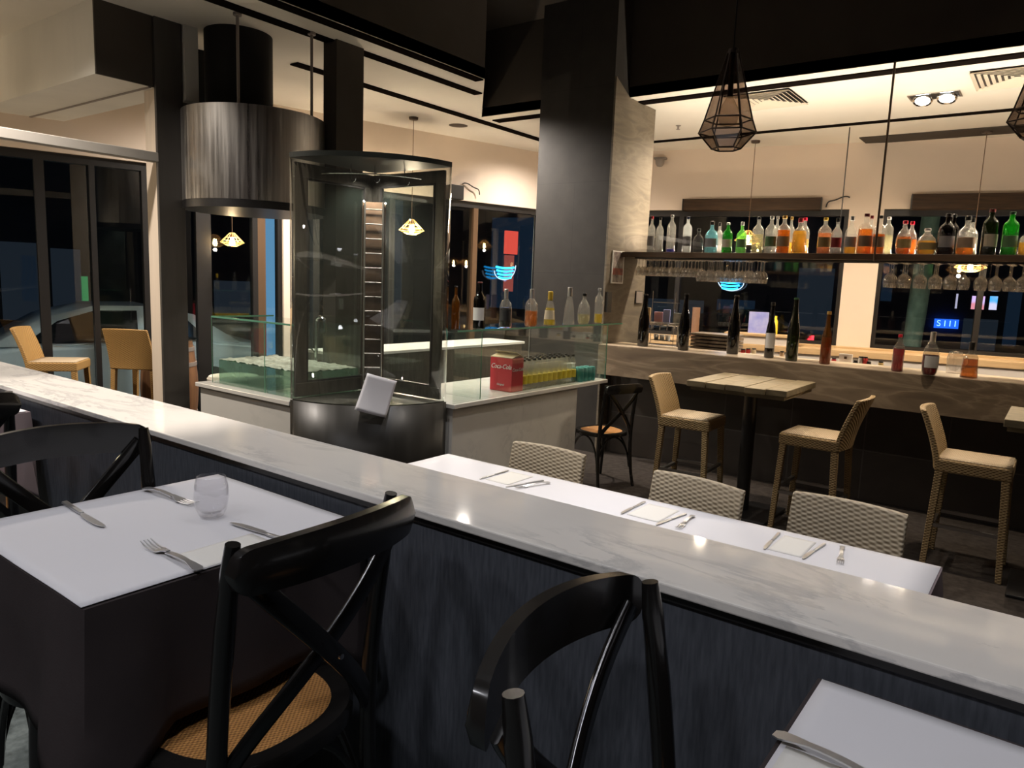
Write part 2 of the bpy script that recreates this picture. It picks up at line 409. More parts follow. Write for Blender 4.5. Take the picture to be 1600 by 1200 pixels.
M['flue'] = pm('matt_black_flue', (0.012, 0.012, 0.012), 0.7, spec=0.2)
M['pane'] = thin_glass('window_glass', (0.80, 0.86, 0.88), edge=1.5)
M['tank'] = thin_glass('green_edged_glass', (0.955, 0.985, 0.97), 0.008, (0.65, 0.85, 0.75), 1.5)
M['frost'] = thin_glass('misted_green_glass', (0.62, 0.78, 0.70), 0.30, (0.45, 0.62, 0.50), 1.4, smudge=0.15)
M['edge'] = pm('green_glass_edge', (0.10, 0.26, 0.17), 0.2, spec=0.8)
M['curve'] = thin_glass('curved_display_glass', (0.90, 0.92, 0.90), 0.012, (0.5, 0.5, 0.45), 1.6, smudge=0.02)
M['smoke'] = thin_glass('smoked_lantern_glass', (0.52, 0.46, 0.42), 0.02, (0.3, 0.2, 0.15), 1.5)
M['drink'] = thin_glass('drinking_glass', (0.95, 0.95, 0.96), 0.0, None, 1.5)
M['stem'] = thin_glass('hanging_glass', (0.86, 0.85, 0.83), 0.13, (1.0, 0.97, 0.92), 2.5, refl=(1, 0.98, 0.95))
M['bulb'] = thin_glass('clear_bulb_glass', (0.85, 0.80, 0.75), 0.04, (0.8, 0.7, 0.6), 1.6)
M['lampglow'] = glow('lit_filament', (1.0, 0.72, 0.32), 60)
M['ledglow'] = glow('lit_downlight_lens', (1.0, 0.97, 0.93), 14)
M['ledsoft'] = glow('dim_downlight_lens', (1.0, 0.95, 0.88), 5)
M['wire'] = pm('amber_lit_wire_shade', (0.9, 0.55, 0.2), 0.5)
M['grille'] = pm('cream_grille', (0.62, 0.55, 0.44), 0.6)
M['grey'] = pm('grey_plastic', (0.22, 0.19, 0.17), 0.5)
M['red'] = pm('red_carton', (0.55, 0.02, 0.035), 0.45, var=0.05)
M['white'] = pm('white_print', (0.85, 0.84, 0.82), 0.5)
M['carbody'] = pm('white_car_paint', (0.80, 0.84, 0.88), 0.3, coat=0.6)
M['carglass'] = pm('dark_car_glass', (0.01, 0.012, 0.015), 0.08, spec=0.9)
M['tyre'] = pm('black_rubber', (0.01, 0.01, 0.01), 0.8)
M['asphalt'] = pm('night_asphalt', (0.03, 0.032, 0.036), 0.8, var=0.3, vs=8)
M['bark'] = pm('pale_tree_bark', (0.42, 0.56, 0.48), 0.9, col2=(0.25, 0.36, 0.31), vs=9, stretch=(1, 1, 0.7), bump=0.6, bs=14, bd=0.02)
M['facade'] = pm('dark_far_facade', (0.05, 0.055, 0.065), 0.9, var=0.4, vs=0.7)
M['leaf'] = pm('night_foliage', (0.02, 0.05, 0.03), 0.8, var=0.4, vs=6)

# ------------------------------------------------------------------ setting: walls, ceilings, floors
CX, CY = -6.148, 9.052                 # the far corner of the room
TL = Vector((-0.259, -0.966, 0)).normalized()      # along the left window wall, towards the viewer
NL = Vector((0.966, -0.259, 0)).normalized()
TB = Vector((0.9795, 0.2015, 0)).normalized()      # along the back window wall
NB = Vector((0.2015, -0.9795, 0)).normalized()
C0 = Vector((CX, CY, 0))
ML = Matrix.Translation(C0) @ Matrix(((TL.x, NL.x, 0, 0), (TL.y, NL.y, 0, 0), (0, 0, 1, 0), (0, 0, 0, 1)))   # +y is the room side
MBK = Matrix.Translation(C0) @ Matrix(((TB.x, -NB.x, 0, 0), (TB.y, -NB.y, 0, 0), (0, 0, 1, 0), (0, 0, 0, 1)))  # -y is the room side
def on_wall(x, y, Mw, off=0):
    d = Mw.to_3x3().transposed() @ ray(x, y); p = Mw.inverted() @ Vector((0, 0, CH))
    t = (off-p.y)/d.y; return p + d*t
def lw(x, y, off=0): q = on_wall(x, y, ML, off); return q.x, q.z
def bk(x, y, off=0): q = on_wall(x, y, MBK, off); return q.x, q.z

mb = MB(); mb.box(-9.5, -2.6, -0.12, 3.2, 12.5, 0); struct(mb.build('floor', M['floor'], smooth=0))
mb = MB(); mb.box(-5.5, -2.5, 0.004, 3.0, 1.10, NF); struct(mb.build('floor', M['carpet'], smooth=0))
mb = MB(); mb.box(2.9, -2.6, 0, 3.1, 12.0, 4.6); struct(mb.build('wall_right', M['darkwall'], smooth=0))
mb = MB(); mb.box(-9.5, -2.7, 0, 3.1, -2.5, 4.6); struct(mb.build('wall_front', M['darkwall'], smooth=0))

HEAD = 2.74
def walls_with_openings(name, Mw, s_end, openings, inside, mat, z0, zt=4.6, th=0.22):
    mb = MB(); s = -0.25; y0, y1 = (-th, 0) if inside > 0 else (0, th)
    for a, b in openings:
        if a > s: mb.box(s, y0, 0, a, y1, zt, Mw)
        mb.box(a, y0, HEAD, b, y1, zt, Mw)
        if z0 > 0: mb.box(a, y0, 0, b, y1, z0, Mw)
        s = b
    if s_end > s: mb.box(s, y0, 0, s_end, y1, zt, Mw)
    return struct(mb.build(name, mat, smooth=0))
sW1 = (0.55, bk(1317, 430)[0]); sW2 = (bk(1371, 430)[0], 9.2)
walls_with_openings('wall_back', MBK, 9.4, [sW1, sW2], -1, M['wallw'], 1.04)
sL_far = (0.15, lw(453, 400)[0]-0.02); sL_near = (lw(443, 400)[0], 11.6)
walls_with_openings('wall_left', ML, 12.2, [sL_far, sL_near], 1, M['wallw'], 0.05)

def window(name, Mw, a, b, z0, z1, mull, inside, fw_=0.05, bars=()):
    y0, y1 = (-0.14, -0.04) if inside > 0 else (0.04, 0.14)
    mb = MB()
    mb.box(a, y0, z0, b, y1, z0+fw_, Mw); mb.box(a, y0, z1-fw_-0.03, b, y1, z1, Mw)
    mb.box(a, y0, z0+fw_, a+fw_, y1, z1-fw_-0.03, Mw); mb.box(b-fw_, y0, z0+fw_, b, y1, z1-fw_-0.03, Mw)
    o = struct(mb.build(name, M['blackmetal'], smooth=0))
    cuts = [a+fw_] + [c for m_ in sorted(mull, key=lambda q: q[0]) for c in (m_[0]-m_[1]/2, m_[0]+m_[1]/2)] + [b-fw_]
    for m_ in mull:
        k = MB(); k.box(m_[0]-m_[1]/2, y0, z0+fw_, m_[0]+m_[1]/2, y1, z1-fw_-0.03, Mw)
        k.build('mullion', M['bronze'] if len(m_) > 2 else M['blackmetal'], o, smooth=0)
    ym = (y0+y1)/2
    for i in range(0, len(cuts), 2):
        p = MB(); p.box(cuts[i], ym-0.004, z0+fw_, cuts[i+1], ym+0.004, z1-fw_-0.03, Mw)
        p.build('pane', M['pane'], o, smooth=0)
    return o
window('window_1', MBK, sW1[0], sW1[1], 1.04, HEAD, [(1.9, 0.06)], -1)
window('window_2', MBK, sW2[0], sW2[1], 1.04, HEAD, [(bk(1533, 460)[0], 0.06), (7.6, 0.06)], -1)
def ml_(x0, x1, y=400): a, b = lw(x0, y)[0], lw(x1, y)[0]; return ((a+b)/2, abs(a-b))
window('window_3', ML, sL_near[0], sL_near[1], 0.05, HEAD,
       [ml_(405, 417)+('b',), ml_(397, 405), ml_(309, 332), ml_(226, 240), (ml_(146, 153)[0], 0.05), ml_(60, 76), (10.6, 0.09)], 1)
window('window_4', ML, sL_far[0], sL_far[1], 0.05, HEAD, [ml_(741, 748)+('b',), (2.6, 0.08), (3.6, 0.08)], 1)
mb = MB(); mb.box(-0.1, -0.16, 1.0, 9.3, 0.02, 1.05, MBK); struct(mb.build('trim_1', M['ply'], smooth=0))

# white ceiling with the opening cut out over the dining area
mb = MB()
ceil_poly = [(-9.6, -2.6), (-4.5, -2.6), (-4.5, 5.43), (-5.53, 6.64), (-5.53, 12.5), (-9.6, 12.5)]
mb.prism(ceil_poly, ZC, ZC+0.10)
mb.box(-5.53, 6.64, ZC, 3.2, 12.5, ZC+0.10)
struct(mb.build('ceiling', M['ceil'], smooth=0))
mb = MB(); mb.box(-9.6, -2.7, ZV, 3.2, 12.6, ZV+0.1); struct(mb.build('ceiling', M['dark'], smooth=0))
# dark upstand round the opening
mb = MB()
mb.box(-5.53, 6.64, ZC+0.004, 3.1, 6.70, ZV)
mb.box(-4.56, -2.5, ZC+0.004, -4.5, 5.43, ZV)
dx, dy = -5.53+4.5, 6.64-5.43; L_ = sqrt(dx*dx+dy*dy); nx_, ny_ = dy/L_, -dx/L_
mb.prism([(-4.5, 5.43), (-5.53, 6.64), (-5.53-nx_*0.05, 6.64-ny_*0.05), (-4.5-nx_*0.05, 5.43-ny_*0.05)], ZC+0.004, ZV)
struct(mb.build('wall_upstand', M['dark'], smooth=0))
def strip(name, x0, y0, x1, y1, mat=None, t=0.012):
    k = MB(); k.box(x0, y0, ZC-t, x1, y1, ZC+0.002); struct(k.build(name, mat or M['track'], smooth=0))
strip('trim_2', -5.5, 6.80, 2.9, 6.93)
yB = on_z(1022, 221, ZC).y
strip('trim_3', -4.7, yB-0.04, 2.9, yB+0.05)
strip('trim_4', -4.93, 0.0, -4.83, 5.80)
strip('trim_5', -5.72, 4.2, -5.61, 9.2)
strip('trim_6', -4.60, 0.0, -4.505, 5.42)
a_, b_ = on_z(1342, 214, ZC), on_z(1363, 227, ZC)
strip('trim_7', a_.x, a_.y+0.02, 2.9, 9.93, M['dark'])

# big pillar behind the end of the bar
PX0, PX1, PY0, PY1 = -4.51, -3.637, 6.35, 7.18
mb = MB(); mb.box(PX0, PY0, 0, PX1-0.02, PY1, ZV); struct(mb.build('pillar', M['tile'], smooth=0))
mb = MB()
side = [(PY0, 0.0), (PY1, 0.0), (PY1, ZC-0.004), (6.64, ZC-0.004), (PY0, on_x(962, 118, PX1).z)]
vs = [(PX1-0.02, y, z) for y, z in side] + [(PX1, y, z) for y, z in side]; n = len(side)
mb.add(vs, [tuple(range(n-1, -1, -1)), tuple(range(n, 2*n))] + [(i, (i+1) % n, n+(i+1) % n, n+i) for i in range(n)])
mb.box(PX0, PY1, 0, PX1, PY1+0.02, ZC-0.004)
struct(mb.build('pillar', M['clad'], smooth=0))
mb = MB(); mb.box(-4.96, 3.96, 0, -4.80, 4.24, ZC); struct(mb.build('column', M['dark'], smooth=0))

# entrance screen on the left: post, transom, dropped box
mb = MB(); mb.box(-5.80, 2.93, 0, -5.612, 3.10, 3.029)
o = struct(mb.build('post', M['postw'], smooth=0, bevel=0.006))
mb = MB(); mb.box(-5.61, 2.91, 0, -5.58, 3.12, ZC); mb.box(-5.80, 3.101, 0, -5.61, 3.12, 3.02); struct(mb.build('post', M['postd'], smooth=0, bevel=0.004))
mb = MB(); mb.box(-5.66, -2.5, 2.487, -5.58, 2.92, 2.557); struct(mb.build('trim_8', M['transom'], smooth=0, bevel=0.005))
mb = MB(); mb.mi = 0; mb.box(-8.6, 2.50, 3.03, -5.62, 3.14, ZV); mb.mi = 1; mb.box(-5.62, 2.50, 3.03, -5.60, 2.905, ZV)
struct(mb.build('wall_dropped_box', [M['boxw'], M['dark']], smooth=0))
mb = MB(); mb.box(-8.6, 2.875, 3.022, -5.62, 2.895, 3.032); struct(mb.build('trim_9', M['grey'], smooth=0))
pz_ = on_x(290, 150, -5.6)
mb = MB(); mb.box(-5.66, 3.13, 2.98, -5.56, 3.24, ZC); struct(mb.build('trim_10', M['boxw'], smooth=0))

# half-height partition with marble capping
PT = 1.222
mb = MB(); mb.box(-5.3, 1.085, 0.002, 2.9, 1.295, PT-0.03); struct(mb.build('wall_partition', M['navy'], smooth=0))
mb = MB(); mb.box(-5.3, 1.078, PT-0.034, 2.9, 1.30, PT-0.019); struct(mb.build('trim_11', M['blackmetal'], smooth=0))
mb = MB(); mb.box(-5.31, 1.065, PT-0.018, 2.89, 1.322, PT)
tag(mb.build('marble_capping', M['marble'], smooth=0, bevel=0.003), 'long white marble capping along the top of the navy partition', 'capping')

# ------------------------------------------------------------------ bar
BZ = 1.12; BY = 6.25
bar = thing('bar_counter', 'long bar with a veined brown stone front over dark tiles', 'bar', (0, BY, 0))
mb = MB(); mb.box(-3.62, 0, 0.825, 2.4, 0.06, BZ-0.002); mb.build('stone_apron', M['stone'], bar, smooth=0, bevel=0.003)
mb = MB(); mb.box(-3.62, 0.06, BZ-0.04, 2.4, 0.50, BZ-0.001); mb.build('worktop', M['stonetop'], bar, smooth=0, bevel=0.003)
mb = MB(); mb.box(-3.62, 0.28, 0.003, 2.4, 0.46, BZ-0.05); mb.build('tiled_base', M['bartile'], bar, smooth=0)

# back counter below the back windows
bcx = thing('back_counter', 'pale timber topped white counter below the back windows', 'counter', (CX, CY, 0), atan2(TB.y, TB.x))
mb = MB(); mb.box(1.65, -0.52, 0.955, 8.8, -0.17, 1.03); mb.build('worktop', M['ply'], bcx, smooth=0, bevel=0.004)
mb = MB(); mb.box(1.7, -0.50, 0.02, 8.8, -0.2, 0.954); mb.build('cabinet_front', M['cab_white'], bcx, smooth=0)

# bottle shelf hanging over the bar
SZ = 2.035; SY0, SY1 = 6.62, 7.02
sh = thing('hanging_shelf', 'brown timber bottle shelf hung on thin rods over the bar', 'shelf', (0, SY0, SZ))
mb = MB(); mb.box(-3.62, 0, -0.05, 2.6, SY1-SY0, 0); mb.build('board', M['woodshelf'], sh, smooth=0, bevel=0.003)
mb = MB(); mb.box(-3.6, 0.015, 0.001, 2.6, 0.021, 0.165); mb.build('glass_guard', M['drink'], sh, smooth=0)
for k, (px_, py_) in enumerate([(1367, 395), (1830, 395)]):
    q = on_y(px_, py_, SY0-0.01)
    m_ = MB(); m_.tube([(q.x, -0.012, -0.06), (q.x, -0.012, ZC-SZ)], 0.009, 8); m_.build('rod', M['woodshelf'], sh)
m_ = MB(); m_.tube([(-2.11, 8.857, 2.45), (-2.11, 8.857, ZC-0.013)], 0.006, 8); tag(m_.build('hanging_cable', M['blackmetal'], None), 'thin dark cable hanging from the ceiling track left of the shelf rod', 'cable')
for yy in (0.06, 0.14, 0.22, 0.30, 0.38):
    m_ = MB(); m_.box(-3.5, yy-0.006, -0.062, 2.4, yy+0.006, -0.0505); m_.build('glass_rail', M['blackmetal'], sh, smooth=0)

# ------------------------------------------------------------------ corner counter and curved display cabinet
KZ = 0.90
mc = thing('marble_counter', 'pale marble counter running from curved cabinet towards the bar', 'counter', (-3.05, 3.5, 0))
mb = MB(); mb.box(-0.70, 0.0, 0.004, -0.03, 1.52, KZ-0.03); mb.build('base', M['marble2'], mc, smooth=0)
mb = MB(); mb.box(-0.72, -0.02, KZ-0.029, 0, 1.96, KZ); mb.build('worktop', M['marble2'], mc, smooth=0, bevel=0.003)
gc = thing('glass_guard', 'long clear glass display box with glass top on marble counter', 'display case', (-3.05, 3.5, KZ))
GH = 0.465
for nm, bx in (('front_pane', (-0.035, 0.0, 0.001, -0.027, 1.95, GH)), ('end_pane', (-0.35, 1.952, 0.001, -0.027, 1.96, GH)),
               ('divider_pane', (-0.35, 0.28, 0.001, -0.037, 0.286, GH)), ('top_pane', (-0.37, -0.005, GH+0.001, 0.0, 2.16, GH+0.013))):
    k = MB(); k.box(*bx); k.build(nm, M['tank'], gc, smooth=0)
k = MB(); k.box(-0.002, -0.005, GH+0.001, 0.001, 2.16, GH+0.013); k.build('glass_edge', M['edge'], gc, smooth=0)
k = MB(); k.box(-0.036, 1.961, 0.001, -0.027, 1.964, GH); k.build('glass_edge', M['edge'], gc, smooth=0)
k = MB(); k.box(-0.0365, 0.279, 0.001, -0.0355, 0.287, GH); k.build('glass_edge', M['edge'], gc, smooth=0)

mc2 = thing('marble_counter', 'pale marble counter left of the curved cabinet, carrying a misted tank', 'counter', (-4.9, 2.78, 0))
mb = MB(); mb.box(0.02, 0.03, 0.004, 1.08, 0.66, KZ-0.03); mb.build('base', M['marble2'], mc2, smooth=0)
mb = MB(); mb.box(0, 0, KZ-0.029, 1.09, 0.68, KZ); mb.build('worktop', M['marble2'], mc2, smooth=0, bevel=0.003)
tk = thing('display_tank', 'glass tank of crushed ice and shells beside the curved cabinet', 'tank', (-4.80, 2.86, KZ))
TW, TD = 1.0, 0.50
for nm, bx in (('front_pane', (0, 0, 0.001, TW, 0.008, GH)), ('back_pane', (0, TD-0.008, 0.001, TW, TD, GH)), ('side_pane', (0, 0.009, 0.001, 0.008, TD-0.009, GH)), ('side_pane', (TW-0.008, 0.009, 0.001, TW, TD-0.009, GH))):
    k = MB(); k.box(*bx); k.build(nm, M['tank'], tk, smooth=0)
for bx in ((-0.004, -0.004, GH+0.001, TW+0.004, 0.012, GH+0.012), (-0.004, 0.013, GH+0.001, 0.012, TD, GH+0.012), (0.62, -0.003, 0.001, 0.627, -0.0005, GH), (-0.004, -0.004, 0.001, -0.0005, -0.0005, GH)):
    k = MB(); k.box(*bx); k.build('glass_edge', M['edge'], tk, smooth=0)
k = MB(); k.box(0.06, 0.012, 0.002, TW-0.012, TD-0.02, 0.17); k.build('misted_bed', M['frost'], tk, smooth=0)
ice = pm('crushed_ice_and_shells', (0.60, 0.62, 0.54), 0.5, col2=(0.30, 0.29, 0.22), vs=22, bump=1.0, bs=45, bd=0.01)
k = MB()
k.grid(lambda u, v: (0.061+u*(TW-0.075), 0.014+v*(TD-0.036), 0.176+0.014*noise.noise(Vector((u*26, v*14, 1)))+0.012*noise.noise(Vector((u*60, v*30, 5)))), 60, 30)
tag(k.build('crushed_ice', ice, tk, smooth=60), kind='stuff')
# faucet behind the tank
fa = thing('faucet', 'chrome gooseneck faucet standing behind the glass tank', 'faucet', (-4.36, 3.42, KZ))
k = MB(); k.tube([(0, 0, 0), (0, 0, 0.44)] + [(0.05*(1-cos(a)), 0, 0.44+0.05*sin(a)) for a in [pi*i/8 for i in range(1, 9)]] + [(0.1, 0, 0.38)], 0.012, 10)
k.build('spout', M['chrome'], fa)
k = MB(); k.lathe([(0.025, 0), (0.025, 0.03), (0.014, 0.05)], 14); k.build('base', M['chrome'], fa)
k = MB(); k.tube([(-0.012, 0, 0.22), (-0.06, 0, 0.25)], 0.006, 8); k.build('handle', M['chrome'], fa)

cabn = thing('curved_display_cabinet', 'tall quarter-round glass cabinet with dark base and metal doors', 'display cabinet', (-3.79, 3.46, 0))
RC = 0.68; TOPZ = 2.41; BSZ = 0.92
def arc(r, z, n=28, a0=-pi/2, a1=0.0): return [(r*cos(a0+(a1-a0)*i/n), r*sin(a0+(a1-a0)*i/n), z) for i in range(n+1)]
k = MB(); k.lathe([(RC, BSZ), (RC, TOPZ-0.03)], 32, None, -pi/2, 0); k.build('curved_glass', M['curve'], cabn, solid=0.008)
k = MB(); k.lathe([(RC+0.002, 0.002), (RC+0.002, BSZ-0.005)], 32, None, -pi/2, 0)
basem = pm('dark_smoked_base', (0.020, 0.018, 0.015), 0.35, col2=(0.013, 0.012, 0.010), vs=2, stretch=(6, 6, 0.4), spec=0.3, rvar=0.06)
k.build('base_panel', basem, cabn, solid=0.01)
spot('cabinet_fill_lamp', (-3.62, 3.28, 2.36), (-3.66, 3.34, 1.0), 28, 130, NEUT, 0.8, 0.03)  # added lamp, unseen, brightening the cabinet frames
def quarter(k, r0, z0, z1, n=32):
    poly = [(0, 0)] + [(x, y) for x, y, _ in arc(r0, 0, n)]
    k.prism(poly, z0, z1)
k = MB(); quarter(k, RC-0.01, BSZ-0.02, BSZ); k.build('floor_plate', M['steel2'], cabn, smooth=0)
k = MB(); quarter(k, RC+0.006, TOPZ-0.03, TOPZ); k.build('top_plate', pm('dark_green_steel', (0.03, 0.035, 0.03), 0.4, 0.3), cabn, smooth=0)
k = MB(); k.tube([(RC+0.003, 0.0, 0.003), (RC+0.003, 0.0, TOPZ)], 0.014, 4, flat=(0.03, 0.02), upv=(1, 0, 0)); k.build('edge_post', M['blackmetal'], cabn)
k = MB(); k.tube([(0.0, -RC-0.003, 0.003), (0.0, -RC-0.003, TOPZ)], 0.014, 4, flat=(0.02, 0.03), upv=(1, 0, 0)); k.build('edge_post', M['chrome'], cabn)
# framed service doors on the two flat rear sides
def door(name, rotm, x0, x1, z0, z1, f):
    k = MB()
    k.box(x0, -0.02, z0, x1, 0.0, z0+f, rotm); k.box(x0, -0.02, z1-f, x1, 0, z1, rotm)
    k.box(x0, -0.02, z0+f, x0+f, 0, z1-f, rotm); k.box(x1-f, -0.02, z0+f, x1, 0, z1-f, rotm)
    d = k.build(name, M['steel2'], cabn, smooth=0, bevel=0.003)
    g = MB(); i0, i1, j0, j1 = x0+f, x1-f, z0+f, z1-f; e = 0.012
    g.box(i0, -0.024, j0, i1, -0.002, j0+e, rotm); g.box(i0, -0.024, j1-e, i1, -0.002, j1, rotm); g.box(i0, -0.024, j0+e, i0+e, -0.002, j1-e, rotm); g.box(i1-e, -0.024, j0+e, i1, -0.002, j1-e, rotm)
    g.build('gasket', M['blackmetal'], d, smooth=0)
    g = MB(); g.box(i0+e, -0.012, j0+e, i1-e, -0.007, j1-e, rotm); g.build('door_glass', M['tank'], d, smooth=0)
    return d
door('door', Matrix.Translation((0, -0.02, 0)), 0.02, RC-0.02, BSZ+0.01, TOPZ-0.05, 0.075)
door('door', R2Z(-pi/2) @ Matrix.Translation((0, 0.02, 0)), 0.02, RC-0.02, BSZ+0.01, TOPZ-0.05, 0.085)
# ladder rack in the corner
lr = MB()
bz0, bz1 = BSZ+0.02, 2.18
for xx in (-0.055, 0.055):
    lr.tube([(0.10+xx*0.75, -0.10+xx*0.75, bz0), (0.10+xx*0.75, -0.10+xx*0.75, bz1)], 0.006, 8)
i = 0; z = bz0+0.05
while z < bz1:
    lr.tube([(0.10-0.042, -0.10-0.042, z), (0.10+0.042, -0.10+0.042, z)], 0.004, 6); z += 0.095
lr.build('hanging_rack', M['steel'], cabn)
k = MB(); k.box(-0.075, -0.004, bz0, 0.075, 0.004, bz1, Matrix.Translation((0.085, -0.085, 0)) @ R2Z(pi/4))
k.build('rack_panel', M['woodshelf'], cabn, smooth=0)
for (a, s_) in ((-0.30, 1), (-0.75, -1), (-1.1, 1)):
    k = MB(); c = (0.42*cos(a), 0.42*sin(a))
    k.tube([(c[0], c[1], TOPZ-0.035), (c[0], c[1], TOPZ-0.12)] + [(c[0]+0.022*(1-cos(t)), c[1], TOPZ-0.12-0.022*sin(t)) for t in [pi*j/6 for j in range(1, 7)]], 0.003, 6)
    k.build('hook', M['chrome'], cabn)
k = MB(); k.tube([(0.5*cos(a), 0.5*sin(a), TOPZ-0.10) for a in [-pi/2*0.92+pi/2*0.84*i/12 for i in range(13)]], 0.004, 6); k.build('rail', M['chrome'], cabn)

# two sheets of paper stuck low inside the glass
for (a0, zt, zl, wd, lean, lab) in ((-0.66, 1.12, 0.22, 0.17, 0.05, 'white curled papers taped low on the curved cabinet base'),):
    k = MB()
    def pf(u, v):
        r = RC+0.012+0.03*(1-v)**2+0.004*sin(u*4); a = a0+0.26*(u-0.5)-0.10*(1-v)
        return (r*cos(a), r*sin(a), zt-zl*(1-v)-0.05*u)
    k.grid(pf, 10, 10)
    o = k.build('paper_sheet', M['paper'], None, loc=(-3.79, 3.46, 0), solid=0.0012); tag(o, lab, 'paper')
# ------------------------------------------------------------------ round hood and flue
hd = thing('extraction_hood', 'big brushed steel drum hood hanging on thin rods near the ceiling', 'hood', (-5.33, 3.58, 2.165))
HR = 0.545
k = MB(); k.lathe([(HR, 0.06), (HR, 0.74), (HR-0.012, 0.742), (HR-0.012, 0.07)], 64); k.build('drum', M['steel'], hd, smooth=50)
k = MB(); k.lathe([(HR-0.014, 0), (HR+0.002, 0.0), (HR+0.002, 0.058), (HR-0.014, 0.058)], 64); k.build('rim', M['blackmetal'], hd, smooth=50)
k = MB(); k.lathe([(0.0, 0.02), (HR-0.02, 0.02)], 48); k.build('filter', M['flue'], hd, solid=0.01)
k = MB(); k.lathe([(0.0, 0.72), (HR-0.02, 0.72)], 48); k.build('top_plate', M['steel2'], hd, solid=0.01)
for (px_, py_) in ((373, 184), (487, 212)):
    d = ray(px_, py_); t = None
    # rods stand on the front of the drum
    o2 = Vector((0, 0)); dd = Vector((d.x, d.y)); cc = Vector((-5.33, 3.58)); 
    A = dd.dot(dd); B = -2*dd.dot(cc); Cc = cc.dot(cc)-(HR-0.03)**2; disc = max(0, B*B-4*A*Cc); t = (-B-sqrt(disc))/(2*A)
    q = dd*t
    k = MB(); k.tube([(q.x+5.33, q.y-3.58, 0.60), (q.x+5.33, q.y-3.58, ZC-2.165-0.001)], 0.011, 10); k.lathe([(0.03, ZC-2.165-0.02), (0.03, ZC-2.165-0.001)], 12, Matrix.Translation((q.x+5.33, q.y-3.58, 0)))
    k.build('rod', M['grey'], hd)
fl = MB(); fl.lathe([(0.255, 2.92), (0.255, ZC)], 40, Matrix.Translation((-5.42, 3.50, 0)))
tag(fl.build('flue', M['flue'], smooth=40), 'matt black flue pipe rising from the round steel hood', 'duct')
fl = MB(); fl.lathe([(0.30, 3.02), (0.30, ZC)], 40, Matrix.Translation((-6.35, 3.62, 0)))
tag(fl.build('flue', M['flue'], smooth=40), 'second black pipe at the ceiling, behind the flue and beside the post', 'duct')

# work bench inside the counters
wb = thing('work_bench', 'steel work bench with bright white top behind the glass display box', 'bench', (-5.56, 4.7, 0))
MB().box(-0.6, 0, 0.90, 0, 3.0, 0.93).build('worktop', M['white_top'] if 'white_top' in M else pm('white_bench_top', (0.75, 0.74, 0.70), 0.3), wb, smooth=0, bevel=0.003)
MB().box(-0.56, 0.03, 0.003, -0.03, 2.97, 0.899).build('base', M['steel2'], wb, smooth=0)

